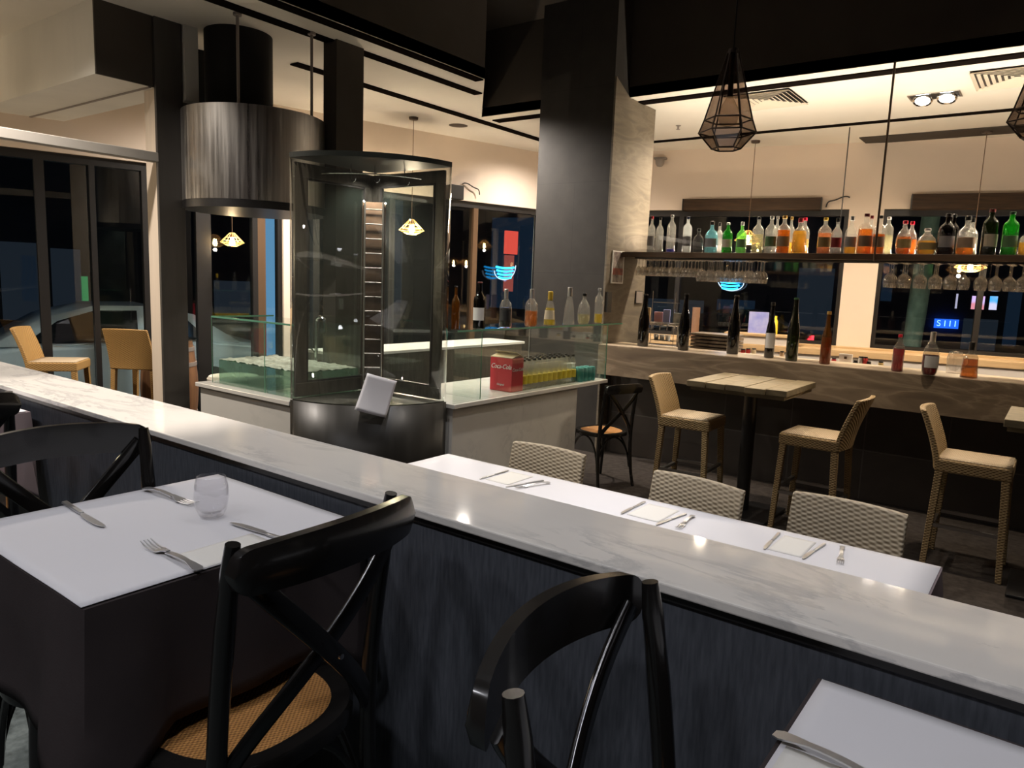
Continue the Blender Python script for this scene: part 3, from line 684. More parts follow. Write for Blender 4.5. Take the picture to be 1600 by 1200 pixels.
# ------------------------------------------------------------------ cross-back bistro chairs (local: faces +y, floor at 0)
def superell(a, b, n, e=2.6, taper=0.0):
    pts = []
    for i in range(n):
        t = 2*pi*i/n; c, s_ = cos(t), sin(t)
        x = a*abs(c)**(2/e)*(1 if c > 0 else -1); y = b*abs(s_)**(2/e)*(1 if s_ > 0 else -1)
        pts.append((x*(1+taper*y/b), y))
    return pts
def bez(p, n=14):
    p = [Vector(q) for q in p]; out = []
    for i in range(n+1):
        t = i/n; q = list(p)
        while len(q) > 1: q = [q[j].lerp(q[j+1], t) for j in range(len(q)-1)]
        out.append(q[0])
    return out
def cross_chair(label, loc, rz, z0):
    t = thing('bistro_chair', label, 'chair', (loc[0], loc[1], z0), rz)
    mat = M['lacquer']
    # seat ring and cane
    n = 48; o_ = superell(0.205, 0.200, n, 2.7, 0.10); i_ = superell(0.165, 0.160, n, 2.7, 0.10)
    k = MB(); vs = []
    for (ps, z) in ((o_, 0.440), (o_, 0.462), ([(x*0.97, y*0.97) for x, y in o_], 0.470), (i_, 0.468), (i_, 0.446)):
        vs += [(x, y-0.02, z) for x, y in ps]
    fs = [(j*n+i, j*n+(i+1) % n, ((j+1) % 5)*n+(i+1) % n, ((j+1) % 5)*n+i) for j in range(5) for i in range(n)]
    k.add(vs, fs); k.build('seat_frame', mat, t, smooth=50)
    k = MB(); vs = [(x*1.0, y*1.0-0.02, 0.4665) for x, y in i_] + [(x*0.6, y*0.6-0.02, 0.463) for x, y in i_] + [(0, -0.02, 0.462)]
    fs = [(i, (i+1) % n, n+(i+1) % n, n+i) for i in range(n)] + [(n+i, n+(i+1) % n, 2*n) for i in range(n)]
    k.add(vs, fs); tag(k.build('seat', M['cane'], t), 'woven orange-brown rattan seat')
    # rear legs running up into the back posts
    for s in (-1, 1):
        pts = bez([(s*0.19, -0.235, 0.0), (s*0.175, -0.17, 0.25), (s*0.168, -0.175, 0.46), (s*0.172, -0.205, 0.66), (s*0.172, -0.243, 0.888)], 20)
        k = MB(); k.tube(pts, [0.0135]*4+[0.0165]*14+[0.0150]*2+[0.0115], 12); k.build('rear_leg', mat, t, smooth=60)
        pts = bez([(s*0.195, 0.20, 0.0), (s*0.185, 0.17, 0.25), (s*0.168, 0.145, 0.436)], 10)
        k = MB(); k.tube(pts, [0.0125+0.0045*i/10 for i in range(11)], 12); k.build('front_leg', mat, t, smooth=60)
    # curved top rail behind the posts
    def rail(u, v):
        a = (u-0.5)*2; h = 0.039*(1-0.12*abs(a)**3)*(sqrt(max(0.0, 1-((abs(a)-0.86)/0.14)**2))*0.97+0.03 if abs(a) > 0.86 else 1)
        ze = 0.852+0.012*(1-a*a)
        return (a*0.198, -0.258-0.050*(1-a*a), ze+(v-0.5)*2*h)
    nu, nv = 56, 6
    k = MB()
    f1 = [rail(i/nu, j/nv) for j in range(nv+1) for i in range(nu+1)]
    f2 = [(x, y-0.018-0.006*sin(pi*j/nv), z) for (x, y, z), j in [(f1[j*(nu+1)+i], j) for j in range(nv+1) for i in range(nu+1)]]
    N = (nu+1)*(nv+1); q = lambda i, j: j*(nu+1)+i
    fs = [(q(i, j), q(i+1, j), q(i+1, j+1), q(i, j+1)) for j in range(nv) for i in range(nu)]
    fs += [(N+q(i, j), N+q(i, j+1), N+q(i+1, j+1), N+q(i+1, j)) for j in range(nv) for i in range(nu)]
    for i in range(nu): fs += [(q(i, 0), N+q(i, 0), N+q(i+1, 0), q(i+1, 0)), (q(i, nv), q(i+1, nv), N+q(i+1, nv), N+q(i, nv))]
    for j in range(nv): fs += [(q(0, j), q(0, j+1), N+q(0, j+1), N+q(0, j)), (q(nu, j), N+q(nu, j), N+q(nu, j+1), q(nu, j+1))]
    k.add(f1+f2, fs); k.build('top_rail', mat, t, smooth=40)
    # crossing straps
    for s in (-1, 1):
        k = MB(); pts = bez([(s*0.172, -0.262, 0.848), (s*0.10, -0.285, 0.75), (-s*0.02, -0.275, 0.64), (-s*0.13, -0.20, 0.53), (-s*0.165, -0.19, 0.455)], 22)
        pts = [p+Vector((0, 0.006*s, 0)) for p in pts]
        k.tube(pts, 1, flat=(0.036, 0.010), upv=(1, 0, -s)); k.build('cross_strap', mat, t, smooth=50)
    # bent hoops below the seat
    for s in (-1, 1):
        k = MB(); k.tube(bez([(s*0.186, 0.185, 0.16), (s*0.165, 0.16, 0.44), (s*0.16, 0.0, 0.50), (s*0.165, -0.15, 0.44), (s*0.178, -0.185, 0.16)], 20), 0.008, 8); k.build('hoop', mat, t)
    for y in (0.185, -0.19):
        k = MB(); k.tube(bez([(-0.18, y, 0.16), (-0.15, y*0.9, 0.44), (0, y*0.8, 0.50), (0.15, y*0.9, 0.44), (0.18, y, 0.16)], 20), 0.008, 8); k.build('hoop', mat, t)
    k = MB(); k.lathe([(0.0, -0.003), (0.005, -0.002), (0.005, 0.002), (0.0, 0.003)], 10, Matrix.Translation((0.0, -0.292, 0.652)) @ Matrix.Rotation(pi/2, 4, 'X')); k.build('rivet', M['chrome'], t)
    return t
def yaw_to(dx, dy): return atan2(dy, dx)-pi/2
def chair_at(label, ax, ay, bx, by, z0, side):
    # back rail ends a and b; side = +1 if the sitter faces +x
    mx, my = (ax+bx)/2, (ay+by)/2
    e = Vector((bx-ax, by-ay)).normalized()
    n_ = Vector((e.y, -e.x)); n_ = n_ if n_.x*side > 0 else -n_
    c = Vector((mx, my)) + n_*0.262
    return cross_chair(label, (c.x, c.y), yaw_to(n_.x, n_.y), z0)
chair_at('black cross-back bistro chair with orange rattan seat at the near paper-covered table', -0.923, 0.569, -0.95, 0.954, NF, -1)
chair_at('glossy black cross-back chair whose curved rail rises against the navy partition, by the corner table', -0.408, 0.530, -0.432, 0.900, NF, 1)
chair_at('black cross-back chair on the far side of the near table, facing the tumbler', -1.885, 0.535, -1.838, 0.915, NF, 1)
e0 = on_z(22, 617, 1.29)
chair_at('black cross-back chair of which only the rail end shows, before the bright marble', e0.x-0.06, e0.y-0.36, e0.x, e0.y-0.0, NF, -1)
tz = on_z(965, 604, 0.88)
cross_chair('dark cross-back chair standing between the marble counter and the bar', (-3.07, 5.42), yaw_to(-0.94, 0.34), 0.0)

# ------------------------------------------------------------------ tables of the near area
TZ = 1.16
def clothed_table(name_label, x0, y0, x1, y1, z, drop, floor, clothlab, paperlab, mcloth, inset=0.0, legs=True, group=None, corner=0.25, paper_back=0.002):
    t = thing('dining_table', name_label, 'table', ((x0+x1)/2, (y0+y1)/2, floor))
    w2, d2, h = (x1-x0)/2, (y1-y0)/2, z-floor
    k = MB(); k.box(-w2+0.006, -d2+0.006, h-0.032, w2-0.006, d2-0.006, h-0.006); k.build('tabletop', M['woodshelf'], t, smooth=0)
    k = MB(); k.tube([(0, 0, 0.03), (0, 0, h-0.033)], 0.035, 14); k.build('pedestal', M['blackmetal'], t)
    k = MB(); k.box(-0.24, -0.03, 0.002, 0.24, 0.03, 0.03); k.box(-0.03, -0.24, 0.002, 0.03, 0.24, 0.029); k.build('foot', M['blackmetal'], t, smooth=0)
    # cloth: top sheet and hanging skirt with corner drapes
    k = MB(); per = []
    nn = 26
    for (ax, ay, bx, by) in ((-w2, -d2, w2, -d2), (w2, -d2, w2, d2), (w2, d2, -w2, d2), (-w2, d2, -w2, -d2)):
        for i in range(nn): per.append((ax+(bx-ax)*i/nn, ay+(by-ay)*i/nn, i/nn, (by-ay, -(bx-ax))))
    rows = 10; vs = []
    for j in range(rows+1):
        v = j/rows
        for (x, y, u, (nx, ny)) in per:
            l = sqrt(nx*nx+ny*ny); nx, ny = nx/l, ny/l
            cd = min(u, 1-u)            # 0 at a corner
            cw = max(0, 1-cd/0.22)
            d = drop*(1+corner*1.6*cw**1.5)
            out = 0.004+v*(0.018+0.006*sin(u*11+x*9+y*7))+0.035*v*cw*(1-cw)*2.6 - 0.012*v*(cw > 0.85)
            cxd = 1 if x > 0 else -1; cyd = 1 if y > 0 else -1
            px_ = x+nx*out+ (cxd*0.03*v*cw*cw if cw else 0); py_ = y+ny*out + (cyd*0.03*v*cw*cw if cw else 0)
            py_ = min(py_, d2+0.006); 
            vs.append((px_, py_, h-0.001-(v*d if j else 0)))
    n = len(per)
    fs = [(j*n+i, (j+1)*n+i, (j+1)*n+(i+1) % n, j*n+(i+1) % n) for j in range(rows) for i in range(n)]
    fs.append(tuple(range(n)))
    k.add(vs, fs)
    c = k.build('tablecloth', mcloth, None, smooth=40, loc=t.location, solid=0.002)
    tag(c, clothlab, 'tablecloth', group)
    k = MB(); k.grid(lambda u, v: (-w2+0.002+u*(2*w2-0.004), -d2-0.003+v*(2*d2-paper_back), h+0.0025+0.0012*noise.noise(Vector((u*3, v*3, x0)))), 24, 24)
    p = k.build('paper_cover', M['paper'], None, loc=t.location, solid=0.0012); tag(p, paperlab, 'table cover')
    return t
clothed_table('square dining table hidden by dark cloth, nearest the viewer on the left', -1.745, 0.478, -1.186, 1.052, TZ, 0.25, NF,
              'dark aubergine cloth draped over the square table with the tumbler', 'white paper sheet carrying a tumbler and two place settings', M['cloth'])
clothed_table('dining table hidden by cloth, at the lower right corner beside the partition', -0.214, 0.48, 0.35, 1.045, TZ, 0.25, NF,
              'dark cloth under the paper at the lower right corner', 'white paper sheet at the lower right corner with cream napkin', M['cloth'])
q = on_z(33, 645, TZ)
clothed_table('dining table of which only a corner shows at the left edge, below the marble', q.x-0.56, 0.47, q.x, 1.045, TZ, 0.25, NF,
              'mauve-grey cloth on the table corner at the left edge', 'small white paper corner at the left edge beyond the black chairs', M['cloth2'])
# long table beyond the partition
fx0, fx1, fy0, fy1 = -2.60, -0.243, 2.22, 2.93
clothed_table('long dining table laid for three, on the far side of the partition', fx0, fy0, fx1, fy1, 0.75, 0.28, 0.0,
              'mauve-grey cloth under the long white paper beyond the partition', 'long white paper sheet laid for three beyond the partition', M['cloth2'])

# ------------------------------------------------------------------ wicker dining chairs (local faces +y)
wd = thing('wicker_chair', '', 'chair')
k = MB()
def slab_back(w_, z0, z1, y0, lean, th, n=8, bow=0.02):
    k = MB(); vs = []
    for j in range(n+1):
        v = j/n; z = z0+(z1-z0)*v; y = y0-lean*v**1.4
        for i in range(9):
            u = i/8; x = (u-0.5)*w_*(1-0.03*v); yy = y-bow*(1-(2*u-1)**2)
            vs.append((x, yy, z+0.006*sin(pi*u)*(j == n)))
    m_ = 9; N = len(vs); vs += [(x, y-th, z) for x, y, z in vs]
    q = lambda i, j: j*m_+i
    fs = [(q(i, j), q(i+1, j), q(i+1, j+1), q(i, j+1)) for j in range(n) for i in range(8)]
    fs += [(N+q(i, j), N+q(i, j+1), N+q(i+1, j+1), N+q(i+1, j)) for j in range(n) for i in range(8)]
    for i in range(8): fs += [(q(i, 0), N+q(i, 0), N+q(i+1, 0), q(i+1, 0)), (q(i, n), q(i+1, n), N+q(i+1, n), N+q(i, n))]
    for j in range(n): fs += [(q(0, j), q(0, j+1), N+q(0, j+1), N+q(0, j)), (q(8, j), N+q(8, j), N+q(8, j+1), q(8, j+1))]
    k.add(vs, fs); return k
slab_back(0.46, 0.42, 0.85, -0.19, 0.07, 0.032).build('backrest', M['rattan'], wd, smooth=50, bevel=0.006)
MB().box(-0.225, -0.20, 0.36, 0.225, 0.22, 0.45).build('seat', M['rattan'], wd, smooth=0, bevel=0.012)
for sx in (-1, 1):
    for sy in (-1, 1):
        MB().taper((sx*0.20, sy*0.19, 0.0), (sx*0.20, sy*0.185, 0.36), 0.018, 0.024).build('leg', M['rattan'], wd, smooth=0, bevel=0.004)
places = [(-2.055, 3.09, 'cream wicker dining chair behind the left end of the long paper table'),
          (-1.255, 3.055, 'cream wicker dining chair in the middle behind the long paper table'),
          (-0.635, 3.175, 'cream wicker dining chair nearest the open end of the long paper table')]
for i, (x, y, lab) in enumerate(places):
    rz = pi + (0.0, -0.12, -0.06)[i]
    off = Vector((0, -0.29)) 
    if i == 0: c = wd; c.location = (x, y+0.24-0.0-0.24-0.02, 0); c.rotation_euler = (0, 0, rz); c['label'] = lab
    else: c = dup(wd, (x, y-0.02, 0), rz, lab)
    c.location.y = y-0.27
    c['group'] = 'wicker chairs at the long paper table'

# ------------------------------------------------------------------ wicker bar stools (local faces +y)
def stool(mat, seatmat, label, loc, rz, seat=0.71, top=1.0, foot=True, group=None):
    t = thing('bar_stool', label, 'bar stool', (loc[0], loc[1], 0), rz, group)
    w_ = 0.205
    MB().box(-w_, -0.20, seat-0.085, w_, 0.205, seat-0.006).build('seat_frame', mat, t, smooth=0, bevel=0.01)
    MB().grid(lambda u, v: (-w_+0.012+u*(2*w_-0.024), -0.185+v*0.38, seat+0.003*sin(pi*u)*sin(pi*v)-0.002), 6, 6).build('seat', seatmat, t, solid=0.006)
    slab_back(0.41, seat-0.08, top, -0.165, 0.115, 0.034, 12, 0.028).build('backrest', mat, t, smooth=50, bevel=0.007)
    for sx in (-1, 1):
        for sy in (-1, 1):
            MB().taper((sx*0.205, sy*0.205, 0.0), (sx*0.18, sy*0.175, seat-0.085), 0.017, 0.022).build('leg', mat, t, smooth=0, bevel=0.004)
    if foot:
        for sy in (-1, 1):
            z = 0.30 if sy > 0 else 0.24
            MB().box(-0.19, sy*0.193-0.012, z, 0.19, sy*0.193+0.012, z+0.022).build('footrest', M['steelbar'], t, smooth=0)
        for sx in (-1, 1):
            MB().box(sx*0.193-0.012, -0.18, 0.27, sx*0.193+0.012, 0.18, 0.292).build('footrest', M['steelbar'], t, smooth=0)
    return t
stool(M['rattan2'], M['rattan2s'], 'tan wicker bar stool with its back to the pillar, left of the plank table', (-2.25, 5.42), yaw_to(1, 0.05), group='wicker bar stools along the bar')
stool(M['rattan2'], M['rattan2s'], 'tan wicker bar stool facing the plank table from the right', (-1.31, 5.44), yaw_to(-1, 0.03), group='wicker bar stools along the bar')
stool(M['rattan2'], M['rattan2s'], 'tan wicker bar stool nearest the viewer, facing the cut-off plank table', (-0.335, 5.38), yaw_to(1, 0.0), group='wicker bar stools along the bar')
stool(M['rattan3'], M['rattan2s'], 'golden wicker stool seen from behind, beside the barrel at the left windows', (-6.74, 3.33), yaw_to(-0.57, 0.82), 0.865, 1.15, True, 'golden wicker stools at the left windows')
stool(M['rattan3'], M['rattan2s'], 'golden wicker stool seen from the side, farthest left at the windows', (-7.30, 2.83), yaw_to(0.62, 0.78), 0.83, 1.12, True, 'golden wicker stools at the left windows')

# plank-topped high tables
def plank_table(label, x0, y0, x1, y1, z):
    t = thing('high_table', label, 'table', ((x0+x1)/2, (y0+y1)/2, 0))
    w2, d2 = (x1-x0)/2, (y1-y0)/2; nb = 5
    for i in range(nb):
        a = -w2+2*w2*i/nb+0.002; b = -w2+2*w2*(i+1)/nb-0.002
        jit = 0.012*sin(i*2.4+x0)
        MB().box(a, -d2+jit, z-0.045, b, d2+jit*0.6, z-0.002*(i % 2)).build('plank', M['wood'], t, smooth=0, bevel=0.004)
    MB().box(-w2+0.02, -d2+0.03, z-0.072, w2-0.02, d2-0.03, z-0.0455).build('under_board', M['wood'], t, smooth=0)
    MB().tube([(0, 0, 0.02), (0, 0, z-0.073)], 0.05, 16).build('pedestal', M['blackmetal'], t)
    MB().box(-0.26, -0.26, 0.001, 0.26, 0.26, 0.02).build('foot', M['blackmetal'], t, smooth=0, bevel=0.005)
    return t
plank_table('high table of weathered planks on a black pedestal between two wicker stools', -2.19, 5.12, -1.46, 5.87, 1.02)
plank_table('high plank table cut off by the right edge, beside the nearest stool', -0.20, 4.90, 0.55, 5.55, 1.04)

# ------------------------------------------------------------------ wine barrel at the left windows
br = thing('wine_barrel', 'wooden wine barrel used as table beside the golden wicker stool', 'barrel', (-7.14, 3.78, 0))
k = MB(); k.lathe([(0.21, 0.0), (0.235, 0.12), (0.262, 0.35), (0.27, 0.5), (0.262, 0.65), (0.235, 0.88), (0.22, 0.97), (0.22, 0.985), (0.20, 0.985), (0.20, 0.96), (0, 0.96)], 30)
k.build('staves', pm('barrel_oak', (0.22, 0.11, 0.05), 0.5, col2=(0.12, 0.055, 0.025), vs=8, stretch=(4, 4, 0.3)), br, smooth=40)
for z, r in ((0.10, 0.233), (0.25, 0.253), (0.75, 0.253), (0.9, 0.235)):
    k = MB(); k.lathe([(r+0.001, z-0.02), (r+0.005, z-0.02), (r+0.005, z+0.02), (r+0.001, z+0.02)], 30); k.build('hoop', M['grey'], br)
k = MB(); k.lathe([(0, 0.99), (0.28, 0.99), (0.28, 1.0), (0, 1.0)], 30); k.build('glass_top', M['tank'], br)
bs = thing('wooden_stool', 'round wooden stump stool beside the marble counter, under the tank corner', 'stool', (-5.35, 2.92+0.45, 0))
k = MB(); k.lathe([(0.15, 0), (0.14, 0.3), (0.16, 0.80)], 20); k.build('stump', M['woodshelf'], bs)
k = MB(); k.lathe([(0.20, 0.801), (0.205, 0.83), (0.19, 0.85), (0, 0.852)], 24); k.build('cushion', M['grille'], bs)

# ------------------------------------------------------------------ cutlery, napkins and tumbler
def fork_parts(root):
    k = MB()
    def hw(t): return 0.0045+0.0065*max(0, 1-t/0.35)**0.8+0.0015*t   # t 0 handle end .. 1 neck
    n = 14; vs = []
    for i in range(n+1):
        t = i/n; y = t*0.115; z = 0.006+0.006*sin(pi*t*0.9); h = hw(t) if i else 0.006
        vs += [(-h, y, z), (h, y, z), (h, y, z-0.0022), (-h, y, z-0.0022)]
    k.add(vs, [(4*i+j, 4*i+(j+1) % 4, 4*i+4+(j+1) % 4, 4*i+4+j) for i in range(n) for j in range(4)] + [(0, 1, 2, 3), (4*n+3, 4*n+2, 4*n+1, 4*n)])
    k.build('handle', M['cutlery'], root, smooth=40)
    k = MB()
    vs = []
    for i, (y, h, z) in enumerate([(0.114, 0.004, 0.009), (0.128, 0.006, 0.007), (0.140, 0.0115, 0.003), (0.152, 0.0125, 0.0025)]):
        vs += [(-h, y, z+0.002), (h, y, z+0.002), (h, y, z), (-h, y, z)]
    k.add(vs, [(4*i+j, 4*i+(j+1) % 4, 4*i+4+(j+1) % 4, 4*i+4+j) for i in range(3) for j in range(4)] + [(0, 1, 2, 3), (15, 14, 13, 12)])
    for j in range(4):
        x = -0.0105+0.007*j
        k.tube([(x, 0.150, 0.0035), (x, 0.168, 0.0028), (x*0.98, 0.186, 0.004), (x*0.95, 0.203, 0.009)], [0.0016, 0.0016, 0.0015, 0.0009], 6)
    k.build('tines', M['cutlery'], root, smooth=40)
def knife_parts(root):
    k = MB(); n = 10; vs = []
    for i in range(n+1):
        t = i/n; y = t*0.105; h = 0.0068-0.0016*t; th = 0.0055-0.001*t
        vs += [(-h, y, 0.001), (h, y, 0.001), (h*0.8, y, 0.001+th), (-h*0.8, y, 0.001+th)]
    k.add(vs, [(4*i+j, 4*i+(j+1) % 4, 4*i+4+(j+1) % 4, 4*i+4+j) for i in range(n) for j in range(4)] + [(3, 2, 1, 0), (4*n, 4*n+1, 4*n+2, 4*n+3)])
    k.build('handle', M['cutlery'], root, smooth=40, bevel=0.0012)
    k = MB(); poly = [(-0.0035, 0.1052), (0.0035, 0.1052), (0.009, 0.125), (0.0098, 0.165), (0.008, 0.200), (0.003, 0.219), (-0.004, 0.223), (-0.006, 0.200), (-0.0055, 0.15)]
    k.prism(poly, 0.002, 0.0035); k.build('blade', M['cutlery'], root, smooth=0)
def cutlery(kind, a, b, z, label, group=None, proto={}):
    a = Vector(a); b = Vector(b); d = b-a
    rz = yaw_to(d.x, d.y)
    if kind not in proto:
        t = thing(kind, label, kind, (a.x, a.y, z), rz, group); (fork_parts if kind == 'fork' else knife_parts)(t); proto[kind] = t
        return t
    c = dup(proto[kind], (a.x, a.y, z), rz, label)
    if group: c['group'] = group
    elif 'group' in c: del c['group']
    return c
z1 = TZ+0.0045
cutlery('fork', (-1.175, 0.668), (-1.387, 0.673), z1, 'steel fork with tines towards the viewer, on the napkin edge of the near table')
cutlery('knife', (-1.751, 0.676), (-1.524, 0.661), z1, 'steel knife lying alone at the left of the near paper cover')
cutlery('fork', (-1.731, 0.846), (-1.535, 0.862), z1, 'steel fork pointing at the tumbler, on the far side of the near table')
cutlery('knife', (-1.145, 0.868), (-1.365, 0.850), z1, 'steel knife half behind the black chair rail, right of the tumbler')
cutlery('fork', (-0.222, 0.857), (-0.03, 0.835), z1, 'steel fork handle at the lower right corner, across the cream napkin')
z2 = 0.7545
cutlery('knife', (-2.140, 2.862), (-2.141, 2.645), z2, 'steel knife on the long paper table, before the left wicker chair')
cutlery('knife', (-1.383, 2.868), (-1.380, 2.645), z2, 'steel knife on the long paper table, before the middle wicker chair')
cutlery('knife', (-0.797, 2.868), (-0.783, 2.642), z2, 'steel knife on the long paper table, before the right wicker chair')
cutlery('fork', (-1.861, 2.825), (-1.925, 2.630), z2, 'steel fork on the long paper table, right of the left cream napkin')
cutlery('fork', (-1.139, 2.832), (-1.120, 2.630), z2, 'steel fork on the long paper table, right of the middle cream napkin')
cutlery('fork', (-0.565, 2.880), (-0.528, 2.680), z2, 'steel fork on the long paper table, nearest its open end')
cutlery('knife', (-1.175, 2.835), (-1.205, 2.622), z2, 'thin steel knife close beside the middle fork on the long table')
cutlery('knife', (-0.625, 2.865), (-0.645, 2.650), z2, 'thin steel knife close beside the right fork on the long table')
cutlery('knife', (-1.905, 2.835), (-1.965, 2.640), z2, 'thin steel knife close beside the left fork on the long table')
def napkin(x0, y0, x1, y1, z, label):
    k = MB(); k.grid(lambda u, v: (x0+(x1-x0)*u, y0+(y1-y0)*v, z+0.0008*noise.noise(Vector((u*2+x0*9, v*2, 3)))), 10, 10)
    return tag(k.build('napkin', M['napkin'], None, solid=0.0012), label, 'napkin')
napkin(-1.285, 0.685, -1.19, 0.845, TZ+0.0040, 'cream folded napkin between fork and knife on the near table')
napkin(-0.205, 0.665, -0.06, 0.85, TZ+0.0040, 'cream folded napkin on the table at the lower right corner')
napkin(-2.12, 2.66, -1.985, 2.865, 0.754, 'cream napkin on the long paper table before the left wicker chair')
napkin(-1.36, 2.66, -1.215, 2.865, 0.754, 'cream napkin on the long paper table before the middle wicker chair')
napkin(-0.775, 2.66, -0.655, 2.865, 0.754, 'cream napkin on the long paper table before the right wicker chair')
q = on_z(331, 810, TZ)
tm = MB(); tm.lathe([(0, 0.002), (0.020, 0.0), (0.026, 0.004), (0.0335, 0.022), (0.0365, 0.045), (0.0345, 0.07), (0.0300, 0.0905), (0.0292, 0.0912), (0.0285, 0.0900), (0.0330, 0.069), (0.0350, 0.045), (0.0320, 0.024), (0.022, 0.012), (0, 0.010)], 40)
tag(tm.build('tumbler', M['drink'], None, smooth=60, loc=(q.x, q.y, TZ+0.0045)), 'clear stemless glass tumbler standing on the near paper cover', 'glass')

# ------------------------------------------------------------------ bottles
def glassmat(key, tint, body=0.10, bc=None):
    k = 'g_'+key
    if k not in M: M[k] = thin_glass(key+'_bottle_glass', tint, body, bc or tint, 1.7)
    return M[k]
GL = {
    'clear': glassmat('clear', (0.80, 0.80, 0.78), 0.10, (0.9, 0.88, 0.8)),
    'frost': glassmat('frosted', (0.55, 0.58, 0.58), 0.45, (0.75, 0.76, 0.74)),
    'blue': glassmat('pale_blue', (0.45, 0.75, 0.78), 0.15, (0.4, 0.7, 0.75)),
    'green': glassmat('green', (0.05, 0.32, 0.06), 0.22, (0.08, 0.5, 0.08)),
    'lime': glassmat('light_green', (0.35, 0.72, 0.25), 0.20, (0.4, 0.8, 0.3)),
    'dark': glassmat('near_black', (0.025, 0.018, 0.014), 0.05, (0.05, 0.03, 0.02)),
    'olive': glassmat('dark_olive', (0.07, 0.10, 0.03), 0.08, (0.08, 0.10, 0.03)),
    'amberg': glassmat('amber', (0.42, 0.20, 0.03), 0.15, (0.5, 0.25, 0.04)),
    'smoke': glassmat('smoky', (0.25, 0.24, 0.23), 0.12, (0.3, 0.3, 0.3)),
}
def liq(name, c, body=0.35): return thin_glass(name, c, body, c, 1.2)
LQ = {
    'amber': liq('amber_spirit', (0.80, 0.36, 0.05)), 'gold': liq('golden_spirit', (0.88, 0.62, 0.18)), 'orange': liq('orange_spirit', (0.88, 0.45, 0.13), 0.25),
    'red': liq('red_spirit', (0.55, 0.03, 0.04)), 'wine': liq('dark_red_spirit', (0.30, 0.01, 0.03)), 'yellow': liq('yellow_spirit', (0.85, 0.72, 0.15)),
    'pink': liq('pink_orange_spirit', (0.90, 0.50, 0.28), 0.25), 'black': pm('black_liqueur', (0.01, 0.008, 0.008), 0.2), 'pale': liq('pale_spirit', (0.80, 0.76, 0.55), 0.2),
    'blue': liq('blue_tint_base', (0.10, 0.14, 0.6), 0.5),
}
CAPM = {k: pm(k+'_cap', c, 0.35, mt) for k, c, mt in (('red', (0.35, 0.02, 0.03), 0), ('black', (0.01, 0.01, 0.01), 0), ('silver', (0.6, 0.6, 0.6), 1.0), ('yellow', (0.75, 0.52, 0.05), 0),
        ('gold', (0.6, 0.4, 0.12), 0.8), ('white', (0.75, 0.72, 0.68), 0), ('crimson', (0.6, 0.0, 0.03), 0), ('darkred', (0.16, 0.015, 0.015), 0), ('green', (0.02, 0.08, 0.03), 0), ('navy', (0.02, 0.03, 0.08), 0))}
LABM = {k: pm(k+'_bottle_label', c, 0.6) for k, c in (('white', (0.72, 0.70, 0.66)), ('grey', (0.35, 0.34, 0.34)), ('cream', (0.66, 0.58, 0.42)), ('black', (0.02, 0.02, 0.02)), ('red', (0.5, 0.04, 0.04)),
        ('brown', (0.48, 0.33, 0.20)), ('gold', (0.55, 0.40, 0.15)), ('blue', (0.12, 0.18, 0.5)), ('green', (0.12, 0.25, 0.1)), ('silver', (0.5, 0.5, 0.5)), ('yellow', (0.8, 0.6, 0.03)), ('teal', (0.05, 0.35, 0.32)))}
SHAPES = {  # radius fraction / height fraction profiles
    'spirit': [(0.92, 0), (1, .02), (1, .60), (.93, .66), (.70, .72), (.40, .77), (.32, .80), (.31, .92)],
    'tall': [(0.92, 0), (1, .02), (1, .68), (.85, .74), (.48, .80), (.36, .84), (.34, .93)],
    'squat': [(0.85, 0), (1, .03), (1, .52), (.9, .62), (.55, .70), (.32, .75), (.30, .88)],
    'round': [(0.75, 0), (.95, .08), (1.02, .28), (1.0, .45), (.82, .62), (.45, .74), (.30, .79), (.30, .90)],
    'wine': [(0.95, 0), (1, .015), (1, .58), (.92, .66), (.62, .72), (.40, .77), (.36, .82), (.34, .97)],
    'flute': [(0.95, 0), (1, .015), (1, .40), (.93, .52), (.75, .63), (.55, .72), (.42, .82), (.36, .97)],
    'slim': [(0.9, 0), (1, .02), (.97, .45), (.80, .58), (.52, .70), (.40, .80), (.36, .94)],
    'decanter': [(1.05, 0), (1.08, .03), (.88, .56), (.70, .64), (.34, .68), (.32, .78)],
    'cone': [(1, 0), (1.02, .02), (.8, .45), (.5, .68), (.38, .8), (.36, .93)],
}
